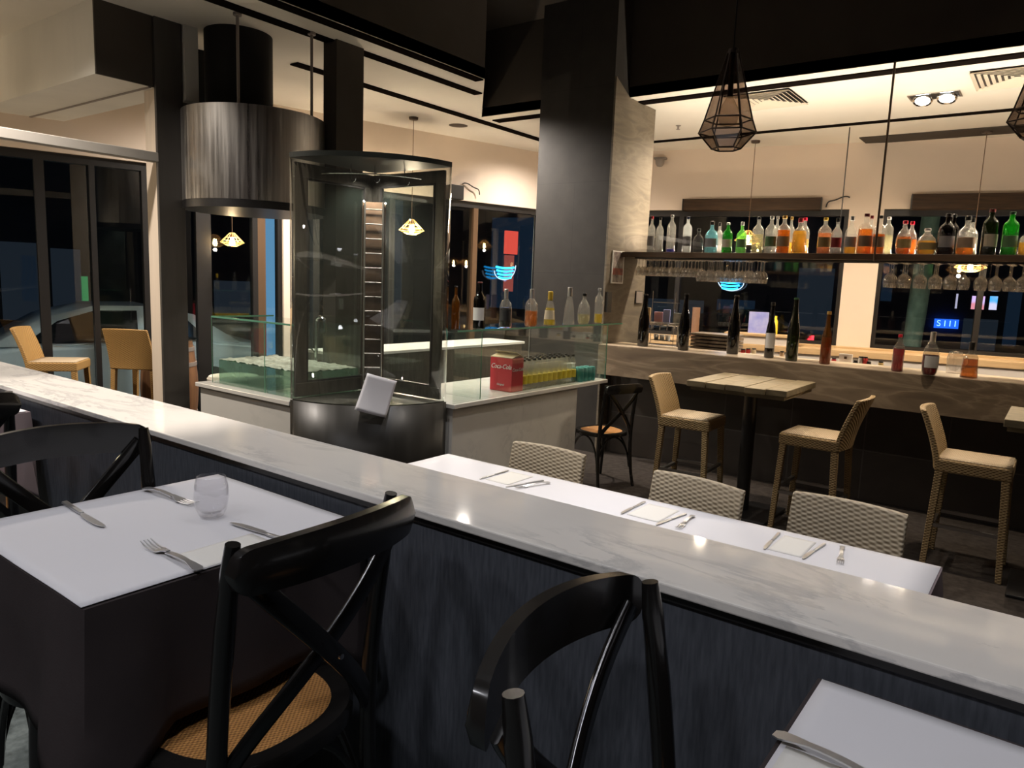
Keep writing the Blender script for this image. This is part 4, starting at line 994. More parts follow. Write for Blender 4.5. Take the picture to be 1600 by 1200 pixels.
def bottle(label, x, y, z, h, r, shape='spirit', glass='clear', liquid=None, fill=0.5, cap='black', lab=None, group=None, caph=None, labz=(0.18, 0.45), square=False):
    t = thing('bottle', label, 'bottle', (x, y, z), random.uniform(-0.4, 0.4), group)
    pr = SHAPES[shape]; n = 20
    k = MB(); k.lathe([(0, 0.002)] + [(a*r, b*h+0.001) for a, b in pr], n); k.build('glass_body', GL[glass], t, smooth=50)
    if liquid:
        pts = [(0, 0.004)]; 
        for i, (a, b) in enumerate(pr):
            if b <= fill: pts.append((a*r*0.93, b*h+0.005)); last = (a, b)
            else:
                f = (fill-last[1])/(b-last[1]); pts.append(((last[0]+(a-last[0])*f)*r*0.93, fill*h+0.005)); break
        pts.append((0, pts[-1][1]+0.0002))
        k = MB(); k.lathe(pts, n); k.build('liquid', LQ[liquid], t, smooth=50)
    top = pr[-1]; c0 = top[1]*h; rr = top[0]*r
    ch = caph if caph else h-c0
    k = MB(); k.lathe([(rr*1.12, h-ch), (rr*1.18, h-ch+0.002), (rr*1.15, h-0.002), (rr*0.9, h), (0, h)], 14); k.build('cap', CAPM[cap], t, smooth=40)
    if lab:
        def R_(b_):
            for (a0, b0), (a1, b1) in zip(pr, pr[1:]):
                if b0 <= b_ <= b1: return (a0+(a1-a0)*(b_-b0)/(b1-b0))*r
            return r
        k = MB(); k.lathe([(R_(labz[0])*1.02, labz[0]*h), (R_((labz[0]+labz[1])/2)*1.02, h*(labz[0]+labz[1])/2), (R_(labz[1])*1.02, labz[1]*h)], 16, None, -2.6, -0.3)
        t.rotation_euler.z = random.uniform(-0.25, 0.25)+0.25
        k.build('label', LABM[lab], t, smooth=50)
    return t
G1 = 'bottles on the hanging shelf'
# x pixel, top pixel, half width px, ...
shelf = [
    (1016, 338, 6, 'spirit', 'clear', None, 0, 'red', 'grey', 'clear bottle with red cap, first on the shelf beside the pillar'),
    (1029, 340, 6, 'spirit', 'clear', None, 0, 'black', None, 'clear bottle with black pourer, second on the shelf from the pillar'),
    (1047, 336, 7, 'tall', 'clear', 'blue', 0.08, 'silver', None, 'tall clear bottle with a blue base on the hanging shelf'),
    (1072, 339, 7, 'tall', 'frost', None, 0, 'navy', 'grey', 'frosted white bottle with dark blue cap on the hanging shelf'),
    (1090, 357, 8, 'squat', 'smoke', None, 0, 'black', None, 'low smoky bottle in the gap right of the frosted bottle'),
    (1110, 346, 10, 'squat', 'blue', None, 0, 'black', 'grey', 'wide pale blue bottle with black cap on the hanging shelf'),
    (1122, 348, 7, 'squat', 'clear', None, 0, 'black', None, 'clear bottle close beside the wide pale blue one'),
    (1135, 348, 8, 'spirit', 'green', None, 0, 'silver', 'cream', 'green bottle with silver cap and cream label on the shelf'),
    (1157, 347, 8, 'squat', 'lime', None, 0, 'silver', 'green', 'light green bottle with silver cap on the hanging shelf'),
    (1182, 339, 9, 'spirit', 'clear', 'pale', 0.5, 'black', None, 'pale clear bottle with black pourer, right of the light green one'),
    (1202, 338, 9, 'spirit', 'clear', None, 0, 'silver', 'green', 'clear bottle with silver cap and green label on the shelf'),
    (1211, 338, 6, 'spirit', 'clear', None, 0, 'silver', None, 'clear silver-capped bottle just behind a like one on the shelf'),
    (1222, 337, 10, 'spirit', 'clear', 'amber', 0.6, 'gold', 'brown', 'amber bottle with gold cap beside two silver-capped ones'),
    (1233, 339, 6, 'spirit', 'clear', 'gold', 0.3, 'gold', None, 'slim half-empty bottle squeezed right of the gold-capped amber one'),
    (1247, 341, 11, 'squat', 'clear', 'gold', 0.62, 'red', None, 'wide golden bottle with red cap on the hanging shelf'),
    (1254, 340, 8, 'spirit', 'clear', 'gold', 0.4, 'crimson', None, 'bottle with crimson cap just behind the wide golden one'),
    (1286, 340, 10, 'spirit', 'clear', 'pink', 0.55, 'yellow', 'gold', 'pink-orange bottle with yellow cap on the hanging shelf'),
    (1305, 341, 8, 'squat', 'clear', None, 0, 'black', 'red', 'clear bottle with a red label on the hanging shelf'),
    (1327, 338, 9, 'squat', 'clear', 'gold', 0.2, 'silver', 'white', 'nearly empty clear bottle with cream label, left of the pillar of windows'),
    (1349, 334, 11, 'spirit', 'clear', 'orange', 0.6, 'darkred', 'brown', 'amber bottle with dark red cap and brown label, left of the hanging rod'),
    (1357, 337, 7, 'spirit', 'clear', 'amber', 0.35, 'darkred', None, 'second dark-red-capped bottle, touching the hanging rod'),
    (1371, 337, 9, 'spirit', 'clear', 'amber', 0.5, 'black', 'brown', 'amber bottle directly behind the hanging rod'),
    (1384, 339, 8, 'tall', 'clear', 'pale', 0.5, 'white', None, 'pale bottle with pale cap, right of the hanging rod'),
    (1410, 345, 11, 'round', 'clear', 'orange', 0.5, 'crimson', 'gold', 'round orange bottle with crimson wax cap, right of the pale one'),
    (1421, 346, 9, 'round', 'clear', 'amber', 0.45, 'crimson', None, 'second crimson-capped bottle, just behind the round orange one'),
    (1446, 357, 14, 'round', 'clear', 'gold', 0.5, 'white', 'gold', 'low round golden bottle with white cap on the hanging shelf'),
    (1476, 334, 12, 'spirit', 'dark', None, 0, 'black', 'grey', 'nearly black bottle with grey label on the hanging shelf'),
    (1485, 335, 9, 'spirit', 'dark', None, 0, 'black', None, 'second nearly black bottle, behind the grey-labelled one'),
    (1507, 338, 13, 'squat', 'clear', 'orange', 0.3, 'black', 'brown', 'wide bottle with black cap and brown label on the shelf'),
    (1515, 341, 9, 'squat', 'clear', 'pale', 0.3, 'black', None, 'black-capped bottle behind the wide brown-labelled one'),
    (1543, 327, 11, 'tall', 'olive', None, 0, 'darkred', 'cream', 'tall dark green bottle with red cap, highest on the shelf'),
    (1575, 331, 11, 'tall', 'green', None, 0, 'green', 'green', 'bright green bottle near the right end of the visible shelf'),
    (1600, 357, 9, 'squat', 'clear', 'gold', 0.45, 'silver', None, 'golden bottle cut by the right edge on the hanging shelf'),
]
prevx = -99
for i, (px_, top, hw_, shp, gl, lq, fl_, cp, lb, lab) in enumerate(shelf):
    yb = 394; y_ = SY0+0.085
    if px_-prevx < 18 and px_ > 1100: y_ = SY0+0.27
    else: prevx = px_
    if hw_ >= 12 and y_ < SY0+0.1: y_ = SY0+0.115
    p0 = on_y(px_, yb, y_); p1 = on_y(px_, top, y_); dep = (p0-Vector((0, 0, CH))).dot(fw)
    bottle(lab, p0.x, y_, SZ+0.001, p1.z-SZ, hw_*dep/FPX*0.98, shp, gl, lq, fl_, cp, lb, G1)
G2 = 'bottles along the bar top'
bars = [
    (1004, 541, 459, 8.5, 'flute', 'dark', None, 0, 'black', None, 'tall dark wine bottle at the left end of the bar top'),
    (1067, 547, 458, 8.5, 'flute', 'dark', None, 0, 'black', None, 'tall dark wine bottle second along the bar top'),
    (1144, 553, 461, 9, 'flute', 'dark', None, 0, 'black', None, 'tall dark wine bottle third along the bar top'),
    (1201, 559, 472, 7.5, 'slim', 'dark', None, 0, 'black', 'silver', 'black bottle with a silver band, beside the fourth tall wine bottle'),
    (1236, 564, 465, 9, 'flute', 'olive', None, 0, 'green', None, 'tall green-black wine bottle above the plank table'),
    (1288, 569, 486, 8, 'slim', 'amberg', 'amber', 0.5, 'gold', None, 'slender amber bottle at the foot of the pale window pier'),
    (1401, 580, 522, 8.5, 'spirit', 'clear', 'red', 0.6, 'crimson', None, 'bottle of red spirit with red cap on the bar top'),
    (1451, 586, 518, 11.5, 'round', 'clear', 'wine', 0.45, 'silver', 'silver', 'rounded bottle of dark red spirit with long silver cap'),
    (1513, 590, 534, 11.5, 'decanter', 'clear', 'orange', 0.5, 'black', None, 'trapezoid amber decanter with black stopper on the bar top'),
]
for (px_, yb, top, hw_, shp, gl, lq, fl_, cp, lb, lab) in bars:
    p0 = on_z(px_, yb, BZ); dep = (p0-Vector((0, 0, CH))).dot(fw); p1 = on_y(px_, top, p0.y)
    bottle(lab, p0.x, p0.y, BZ+0.0005, p1.z-BZ, hw_*dep/FPX, shp, gl, lq, fl_, cp, lb, G2, caph=(0.09 if 'long silver' in lab else None))
G3 = 'bottles on the glass display top'
GT = KZ+GH+0.0135
gts = [
    (711, 515, 447, 6.5, 'wine', 'amberg', None, 0, 'black', None, 'amber wine bottle touching the curved cabinet on the glass top'),
    (748, 515, 442, 9.5, 'wine', 'dark', None, 0, 'darkred', 'white', 'dark wine bottle with white label on the glass display top'),
    (789, 513, 453, 9.5, 'squat', 'clear', 'black', 0.5, 'silver', 'black', 'black and silver liqueur bottle on the glass display top'),
    (829, 512, 454, 10, 'squat', 'clear', 'orange', 0.4, 'silver', None, 'half-full amber bottle with silver cap on the glass display top'),
    (858, 512, 459, 9.5, 'cone', 'clear', 'yellow', 0.5, 'yellow', 'cream', 'clear bottle with bright yellow neck on the glass display top'),
    (888, 511, 453, 9, 'cone', 'clear', None, 0, 'silver', None, 'plain clear conical bottle on the glass display top'),
    (911, 510, 462, 9.5, 'round', 'clear', 'pale', 0.3, 'black', None, 'low clear bottle with black pourer before the pillar'),
    (934, 509, 454, 6.5, 'tall', 'clear', 'yellow', 0.25, 'silver', None, 'slim bottle with a little yellow spirit, last on the glass top'),
]
for (px_, yb, top, hw_, shp, gl, lq, fl_, cp, lb, lab) in gts:
    X = -3.05-0.14; p0 = on_x(px_, yb, X)
    p0 = on_z(px_, yb, GT); X = min(p0.x, -3.10); p0 = on_x(px_, yb, X); p1 = on_x(px_, top, X); dep = (p0-Vector((0, 0, CH))).dot(fw)
    bottle(lab, X, p0.y, GT+0.001, (p1.z-p0.z), hw_*dep/FPX, shp, gl, lq, fl_, cp, lb, G3, caph=(0.07 if gl == 'clear' and shp in ('squat', 'cone') else None))
# upside-down mug on the bar
p0 = on_z(1490, 583, BZ)
gj = thing('glass_jug', 'clear upturned glass jug between the two last bottles on the bar', 'jug', (p0.x, p0.y, BZ))
k = MB(); k.lathe([(0.055, 0.001), (0.058, 0.12), (0.045, 0.165), (0.0, 0.175)], 24); k.build('body', M['stem'], gj)
k = MB(); k.tube(bez([(0.056, 0, 0.05), (0.10, 0, 0.05), (0.10, 0, 0.14), (0.055, 0, 0.135)], 10), 0.006, 8); k.build('handle', M['stem'], gj)

# hanging wine glasses
DEEP = ['frontmost', 'second from the front', 'third from the front', 'fourth from the front']
def wine_glass_mesh(h, r):
    k = MB(); k.lathe([(0.0, -0.001), (0.032, -0.002), (0.033, -0.004), (0.008, -0.009), (0.0035, -0.018), (0.0035, -h*0.42), (0.010, -h*0.47), (r*0.75, -h*0.56), (r, -h*0.70), (r*0.96, -h*0.85), (r*0.80, -h)], 18)
    return k
zr = SZ-0.0635
proto = wine_glass_mesh(0.205, 0.040).build('wine_glass', M['stem'], None, smooth=60)
proto2 = wine_glass_mesh(0.165, 0.030).build('wine_glass', M['stem'], None, smooth=60)
first = {0: True, 1: True}
def hang(kind, x, y, label, group):
    src = (proto, proto2)[kind]
    if first[kind]: o = src; first[kind] = False
    else: o = src.copy(); COL.objects.link(o)
    o.location = (x, y, zr); o.rotation_euler = (0, 0, random.random())
    tag(o, label, 'wine glass', group)
for i in range(9):
    for j in range(4):
        hang(1, -3.46+0.070*i+0.002*random.random(), SY0+0.07+0.085*j, f'small glass hanging in {ORD[i]} narrow row from the pillar, {DEEP[j]}', 'small hanging glasses nearest the pillar')
xs = [-2.80, -2.71, -2.62, -2.535, -2.43, -2.345, -2.26]
for i, x in enumerate(xs):
    for j in range(4 if i < 5 else 3-i % 2):
        hang(0, x+0.002*random.random(), SY0+0.06+0.09*j, f'wine glass hanging in {ORD[i]} wide row left of the rod, {DEEP[j]}', 'wine glasses hanging in the left rows')
for i, px_ in enumerate([1390, 1412, 1437, 1461, 1485, 1507, 1533, 1556, 1578, 1598]):
    x = on_y(px_, 430, SY0+0.10).x
    for j in range([3, 3, 3, 3, 3, 2, 3, 3, 4, 4][i]):
        hang(0, x, SY0+0.06+0.095*j, f'wine glass hanging in {ORD[i]} row right of the rod, {DEEP[j]}', 'wine glasses hanging right of the rod')

# ------------------------------------------------------------------ drinks on the marble counter
p0 = on_z(801, 602, KZ); bx, by = -3.13, 4.19
ck = thing('drink_carton', 'red open soft drink carton with white script beside the bottle pack', 'carton', (bx, by, KZ))
k = MB(); W_, D_, H_ = 0.20, 0.14, 0.245
k.box(-W_, 0, 0.001, 0, D_, H_); k.build('box', M['red'], ck, smooth=0, bevel=0.002)
crd = pm('brown_card_flap', (0.30, 0.22, 0.10), 0.7)
for T_, (a, b_) in ((Matrix.Translation((-W_/2, 0.0, H_)) @ Matrix.Rotation(radians(15), 4, 'X'), (W_, 0.10)), (Matrix.Translation((-W_/2, D_, H_)) @ R2Z(pi) @ Matrix.Rotation(radians(25), 4, 'X'), (W_, 0.10))):
    k = MB(); k.box(-a/2, 0.002, 0.001, a/2, b_, 0.004, T_); k.build('flap', crd, ck, smooth=0)
def lettering(txt, size, loc, rot, mat, parent, shear=0.0, ext=0.0008, name='lettering', sx=1.0):
    c = bpy.data.curves.new(name, 'FONT'); c.body = txt; c.size = size; c.extrude = ext; c.shear = shear; c.align_x = 'CENTER'; c.align_y = 'CENTER'
    c.materials.append(mat)
    tmp = bpy.data.objects.new(name, c); COL.objects.link(tmp)
    me = bpy.data.meshes.new_from_object(tmp.evaluated_get(bpy.context.evaluated_depsgraph_get()))
    bpy.data.objects.remove(tmp); bpy.data.curves.remove(c)
    o = bpy.data.objects.new(name, me); COL.objects.link(o); o.parent = parent; o.location = loc; o.rotation_euler = rot; o.scale = (sx, 1, 1)
    return o
lettering('Coca-Cola', 0.048, (-W_/2, -0.0012, H_*0.74), (pi/2, 0, 0), M['white'], ck, 0.35, sx=0.9)
lettering('Coca-Cola', 0.034, (0.0012, D_*0.5, H_*0.66), (pi/2, 0, pi/2), M['white'], ck, 0.35, sx=0.9)
lettering('Original', 0.020, (-W_/2, -0.0012, H_*0.20), (pi/2, 0, 0), M['white'], ck, 0.0)
GS = 'yellow-labelled drink bottles of the pack'
t0 = thing('drink_bottle', 'yellow-labelled drink bottle, first from the red carton in the front row', 'bottle', (bx-0.03, by+0.185, KZ), 0, GS)
k = MB(); k.lathe([(0, 0.001), (0.026, 0.001), (0.031, 0.01), (0.031, 0.12), (0.030, 0.15), (0.020, 0.185), (0.012, 0.205), (0.012, 0.215)], 16); k.build('glass_body', GL['clear'], t0, smooth=50)
k = MB(); k.lathe([(0.0318, 0.045), (0.0318, 0.105)], 16); k.build('label', LABM['yellow'], t0)
k = MB(); k.lathe([(0.0135, 0.212), (0.0135, 0.228), (0, 0.229)], 12); k.build('cap', CAPM['black'], t0)
for i in range(11):
    for j in range(3):
        if i or j: dup(t0, (bx-0.03-0.067*j, by+0.185+0.068*i, KZ), label=f'yellow-labelled drink bottle, {ORD[i]} from the red carton in the {["front", "middle", "rear"][j]} row')
t1 = thing('drink_can', 'small teal can, first after the yellow-labelled bottles in the front row', 'can', (-3.12, 5.12, KZ), 0, 'teal cans on the marble counter')
k = MB(); k.lathe([(0, 0.001), (0.024, 0.001), (0.027, 0.008), (0.027, 0.105), (0.022, 0.115), (0, 0.1155)], 14); k.build('shell', pm('teal_can', (0.08, 0.36, 0.34), 0.35, 0.4), t1)
for i in range(4):
    for j in range(2):
        if i or j: dup(t1, (-3.12-0.058*j, 5.12+0.062*i, KZ), label=f'small teal can, {ORD[i]} after the yellow-labelled bottles in the {["front", "rear"][j]} row')
for i in range(2):
    tag(MB().box(0, 0, 0.001, 0.05, 0.07, 0.13).build('small_carton', M['white'], None, smooth=0, loc=(-3.33, 5.14+0.08*i, KZ), bevel=0.003), ['small white carton behind the teal cans, nearer the yellow pack', 'small white carton behind the teal cans, nearer the bar'][i], 'carton', 'small white cartons')

# ------------------------------------------------------------------ lamps
def lantern(px_, ytop, dist, label, scale=1.0):
    p = Vector((0, 0, CH)) + ray(px_, ytop)*(dist/FPX)
    t = thing('lantern_pendant', label, 'pendant lamp', (p.x, p.y, p.z), 0.35)
    s = scale; n = 6
    lv = [(0.022, 0.0), (0.103, -0.29), (0.124, -0.345), (0.062, -0.415)]
    def pt(r, z, i): a = 2*pi*i/n; return (r*s*cos(a), r*s*sin(a), z*s)
    k = MB()
    for (r0, za), (r1, zb) in zip(lv, lv[1:]):
        for i in range(n): k.add([pt(r0, za, i), pt(r0, za, i+1), pt(r1, zb, i+1), pt(r1, zb, i)], [(0, 1, 2, 3)])
    k.build('shade', M['smoke'], t, smooth=0)
    for i in range(n):
        k = MB(); k.tube([pt(r, z, i) for r, z in lv], 0.0035, 6); k.build('frame_bar', M['gun'], t)
    for r, z in lv[1:]:
        k = MB(); k.tube([pt(r, z, i) for i in range(n+1)], 0.0035, 6); k.build('frame_ring', M['gun'], t)
    k = MB(); k.lathe([(0.0, 0.012), (0.020, 0.010), (0.024, -0.01), (0.0, -0.012)], 12); k.build('cap', M['gun'], t)
    k = MB(); k.tube([(0, 0, 0.01), (0, 0, ZV-p.z-0.001)], 0.004, 8); k.build('cord', M['blackmetal'], t)
    k = MB(); k.tube([(0, 0, -0.012), (0, 0, -0.19)], 0.012, 10); k.build('socket', M['gun'], t)
    k = MB(); k.lathe([(0.013, -0.19), (0.02, -0.205), (0.042, -0.245), (0.046, -0.275), (0.035, -0.31), (0, -0.322)], 20); k.build('bulb', M['bulb'], t)
    return t
lantern(1146, 80, 3.2, 'smoked glass lantern pendant hanging in front of the ceiling grille')
lantern(1640, 62, 3.2, 'smoked glass lantern pendant cut by the right edge')

def wire_pendant(x, y, z, label, watt, r=0.16, h=0.20, top=ZC):
    t = thing('wire_pendant', label, 'pendant lamp', (x, y, z))
    n = 12
    pr = [(0.025, h*0.62), (r, 0.0), (r*0.42, -h*0.22)]
    k = MB()
    for i in range(n):
        a = 2*pi*i/n; k.tube([(q_*cos(a), q_*sin(a), zz) for q_, zz in pr], 0.0028, 5)
    for q_, zz in [(0.025, h*0.62), (r*0.5, h*0.34), (r*0.78, h*0.14), (r, 0), (r*0.7, -h*0.12), (r*0.42, -h*0.22)]:
        k.tube([(q_*cos(2*pi*i/n), q_*sin(2*pi*i/n), zz) for i in range(n+1)], 0.0028, 5)
    k.build('wire_shade', M['wire'], t)
    k = MB(); k.tube([(0, 0, h*0.35), (0, 0, h*0.66)], 0.016, 10); k.build('socket', M['bronze'], t)
    k = MB(); k.lathe([(0.0, -0.035), (0.022, -0.02), (0.028, 0.0), (0.02, 0.03), (0.012, 0.06), (0, 0.062)], 14); k.build('bulb', M['lampglow'], t)
    k = MB(); k.tube([(0, 0, h*0.66), (0, 0, top-z-0.02)], 0.004, 6); k.build('cord', M['bronze'], t)
    k = MB(); k.lathe([(0.0, top-z-0.03), (0.05, top-z-0.028), (0.055, top-z-0.001), (0, top-z-0.001)], 16); k.build('canopy', M['gun'], t)
    bulb_light('bulb_lamp', (x, y, z-0.07), watt, (1.0, 0.80, 0.56), 0.02)
    return t
PW = 40; PB = 9
p = on_wall(643, 360, ML, 0.62); q = ML @ Vector((p.x, 0.62, p.z)); wire_pendant(q.x, q.y, q.z, 'lit amber wire pendant seen through the curved cabinet', PW, 0.15)
p = on_wall(363, 379, ML, 0.22); q = ML @ Vector((p.x, 0.22, p.z)); wire_pendant(q.x, q.y, q.z, 'lit amber wire pendant below the steel hood at the left windows', 1.2, 0.12, 0.16)
p = on_wall(1168, 376, MBK, -0.42); q = MBK @ Vector((p.x, -0.42, p.z)); wire_pendant(q.x, q.y, q.z, 'lit wire pendant behind the light green bottle at the back windows', PB)
p = on_wall(1516, 418, MBK, -0.42); q = MBK @ Vector((p.x, -0.42, p.z)); wire_pendant(q.x, q.y, q.z, 'lit wire pendant behind the hanging glasses on the right', PB)
q = MBK @ Vector((7.6, -0.42, 2.1)); wire_pendant(q.x, q.y, q.z, 'unseen wire pendant added for ceiling light, at the back windows beyond the right edge', PB)  # pendant added out of view to brighten the ceiling
q = ML @ Vector((8.2, 0.6, 2.0)); wire_pendant(q.x, q.y, q.z, 'unseen wire pendant added for ceiling light, at the left windows beyond the left edge', PW, 0.12, 0.16)  # another out-of-view pendant, added as uplight for the left ceiling

# recessed twin downlight in the white ceiling
c0, c1 = on_z(1420, 154, ZC), on_z(1503, 144, ZC)
tw = thing('twin_downlight', 'recessed twin downlight glowing in the white ceiling right of the rod', 'ceiling light', ((c0.x+c1.x)/2, (c0.y+c1.y)/2+0.0, ZC))
for sx in (-1, 1):
    pass
k = MB(); k.box(-0.21, -0.115, -0.008, 0.21, -0.10, 0.0); k.box(-0.21, 0.10, -0.008, 0.21, 0.115, 0.0); k.box(-0.21, -0.10, -0.008, -0.195, 0.10, 0.0); k.box(0.195, -0.10, -0.008, 0.21, 0.10, 0.0)
k.build('frame', M['chrome'], tw, smooth=0)
k = MB(); k.box(-0.195, -0.10, -0.003, 0.195, 0.10, -0.001); k.build('recess', M['blackmetal'], tw, smooth=0)
for sx in (-0.095, 0.10):
    T_ = Matrix.Translation((sx, 0, -0.034)) @ Matrix.Rotation(radians(-24), 4, 'X')
    k = MB(); k.lathe([(0.078, 0.004), (0.086, 0.0), (0.08, -0.012), (0.062, -0.006), (0.060, 0.0)], 28, T_); k.build('ring', M['chrome'], tw, smooth=50)
    k = MB(); k.lathe([(0.0, -0.003), (0.060, -0.003), (0.060, -0.001), (0, -0.001)], 28, T_); k.build('lens', M['ledglow'], tw, smooth=0)
# small round downlights of the dark ceiling
lab_d = ['over the marble capping on the left', 'over the near table', 'over the lower right table', 'over the left end of the long table', 'over the open end of the long table', 'over the long table middle', 'left of the long table', 'added behind the viewer on the left', 'added behind the viewer in the middle', 'added behind the viewer on the right', 'over the left bar stool', 'over the right bar stool', 'over the marble counter end']
for (x, y, z, wt, cone, c), ll in zip(DOWN, lab_d):
    t = thing('downlight', 'small round black downlight in the dark ceiling '+ll, 'ceiling light', (x, y, z))
    k = MB(); k.lathe([(0.03, -0.001), (0.055, -0.001), (0.055, -0.012), (0.035, -0.02)], 20); k.build('ring', M['blackmetal'], t)
    k = MB(); k.lathe([(0.0, -0.006), (0.03, -0.006), (0.03, -0.004), (0, -0.004)], 20); k.build('lens', M['ledsoft'], t, smooth=0)

# ceiling grilles
def grille(cx_, cy_, w_, label):
    t = thing('air_diffuser', label, 'air vent', (cx_, cy_, ZC))
    rings = 7
    for i in range(rings):
        a = w_/2*(1-i/rings); b_ = a-w_*0.035; z0, z1_ = -0.022+0.002*i, -0.004
        k = MB(); 
        for sx, sy in ((1, 0), (-1, 0), (0, 1), (0, -1)):
            if sx: vs = [(sx*a, -a, z0), (sx*a, a, z0), (sx*b_, b_, z1_), (sx*b_, -b_, z1_)]
            else: vs = [(-a, sy*a, z0), (a, sy*a, z0), (b_, sy*b_, z1_), (-b_, sy*b_, z1_)]
            k.add(vs, [(0, 1, 2, 3)])
        k.build('louvre', M['grille'], t, smooth=0, solid=0.003)
    MB().box(-w_/2, -w_/2, -0.003, w_/2, w_/2, -0.001).build('backing', M['blackmetal'], t, smooth=0)
    return t
q = on_z(1205, 154, ZC); grille(q.x-0.05, q.y, 0.62, 'square cream air diffuser behind the middle lantern')
q = on_z(1590, 118, ZC); grille(q.x, q.y, 0.62, 'square cream air diffuser at the right edge behind the cut lantern')
q = on_z(716, 196, ZC); t = thing('ceiling_speaker', 'dark round ceiling speaker left of the big pillar', 'speaker', (q.x, q.y, ZC))
k = MB(); k.lathe([(0.0, -0.006), (0.10, -0.005), (0.115, -0.001)], 28); k.build('mesh_cover', M['gun'], t)
q = on_z(1060, 196, ZC); t = thing('sprinkler', 'small metal sprinkler head on the white ceiling right of the pillar', 'sprinkler', (q.x, q.y, ZC))
k = MB(); k.lathe([(0.03, -0.001), (0.03, -0.006), (0.012, -0.01), (0.010, -0.04), (0.022, -0.042), (0.022, -0.046), (0, -0.047)], 14); k.build('head', M['grey'], t)
def dome(px_, py_, label, r=0.06):
    p = on_wall(px_, py_, MBK, 0); t = thing('security_camera', label, 'camera', MBK @ Vector((p.x, 0, p.z)), atan2(TB.y, TB.x))
    k = MB(); k.box(-0.08, -0.10, 0.05, 0.08, -0.001, 0.075); k.build('bracket', M['grey'], t, smooth=0)
    k = MB(); k.lathe([(0, -0.055), (0.035, -0.045), (0.055, -0.015), (0.06, 0.02), (0.06, 0.049)], 18, Matrix.Translation((0, -0.07, 0))); k.build('dome', M['grey'], t)
dome(1033, 256, 'small grey dome security camera high on the back wall')
dome(1566, 152, 'grey dome security camera between the twin downlight and the cut lantern')

# roller blind boxes above the back windows
def blind(a, b_, z0, z1_, label):
    t = thing('blind_box', label, 'blind', MBK @ Vector((a, 0, z0)), atan2(TB.y, TB.x))
    k = MB(); k.box(0, -0.16, 0, b_-a, -0.001, z1_-z0); k.build('pelmet', M['blindwood'], t, smooth=0, bevel=0.002)
    k = MB(); k.box(-0.012, -0.165, -0.004, -0.001, -0.001, z1_-z0+0.002); k.build('end_cap', M['blackmetal'], t, smooth=0)
    k = MB(); k.box(b_-a+0.001, -0.165, -0.004, b_-a+0.012, -0.001, z1_-z0+0.002); k.build('end_cap', M['blackmetal'], t, smooth=0)
a1, za = bk(1068, 311, -0.16); a2, _ = bk(1283, 311, -0.16); _, zb = bk(1170, 328, -0.16)
blind(a1, a2, zb, za, 'brown timber blind box above the back window nearer the pillar')
a1, za2 = bk(1427, 303, -0.16); blind(a1, 8.9, zb, za2, 'brown timber blind box above the right back window')
def cable(px_, py_, Mw, off, label):
    s_, z_ = on_wall(px_, py_, Mw, off).x, on_wall(px_, py_, Mw, off).z
    k = MB(); k.tube(bez([(s_-0.10, off, z_-0.06), (s_-0.08, off*1.3, z_+0.10), (s_, off, z_-0.08), (s_+0.04, off, z_+0.12), (s_+0.16, off*0.4, z_+0.06)], 16), 0.008, 6, Mw)
    return tag(k.build('cable', M['blackmetal'], None), label, 'cable')
cable(1305, 316, MBK, -0.05, 'loose black cable right of the blind box on the back wall')
cable(740, 296, ML, 0.05, 'loose black cable on the cream wall right of the curved cabinet')
p = on_wall(715, 300, ML, 0.14); 
t = thing('speaker', 'small black wall speaker beside the curved cabinet on the cream wall', 'speaker', ML @ Vector((p.x, 0.001, p.z)), atan2(TL.y, TL.x))
k = MB(); k.box(-0.10, 0.0, -0.09, 0.10, 0.14, 0.09); k.build('case', M['blackmetal'], t, smooth=0, bevel=0.006)

# ------------------------------------------------------------------ signs, posters
blue = glow('blue_neon', (0.02, 0.42, 1.0), 3.0); wht = glow('pale_neon', (0.55, 0.75, 1.0), 0.8)
def neon(Mw, inside, x0, y0, x1, y1, label, flip):
    a, b_ = on_wall(x0, (y0+y1)/2, Mw, 0.06*inside), on_wall(x1, (y0+y1)/2, Mw, 0.06*inside)
    zt_ = on_wall((x0+x1)/2, y0, Mw, 0.06*inside).z; zb_ = on_wall((x0+x1)/2, y1, Mw, 0.06*inside).z
    w_ = abs(b_.x-a.x); h_ = zt_-zb_; s_ = (a.x+b_.x)/2
    t = thing('neon_sign', label, 'sign', Mw @ Vector((s_, 0.05*inside, (zt_+zb_)/2)), atan2(Mw[1][0], Mw[0][0]))
    for i in range(4):
        z_ = h_*(0.36-0.22*i); wd_ = w_*(0.42-0.04*i)
        k = MB(); k.tube(bez([(-wd_, 0, z_), (-wd_*0.3, 0, z_-h_*0.10), (wd_*0.3, 0, z_-h_*0.10), (wd_, 0, z_)], 10), h_*0.065, 8); k.build('blue_tube', blue, t)
    k = MB(); k.tube(bez([(-w_*0.5, 0.0, h_*0.5), (-w_*0.5, 0, -h_*0.45), (0, 0, -h_*0.75), (w_*0.5, 0, -h_*0.45), (w_*0.5*flip, 0, h_*0.1)], 16), h_*0.03, 6); k.build('outline_tube', wht, t)
    return t
neon(ML, 1, 773, 414, 806, 438, 'blue striped neon sign in the window left of the pillar', 1)
neon(MBK, -1, 1120, 432, 1162, 455, 'reflection of the blue neon sign, built as tubes below the hanging wine glasses', 1)  # glowing tubes stand in for the first sign's reflection in the glass
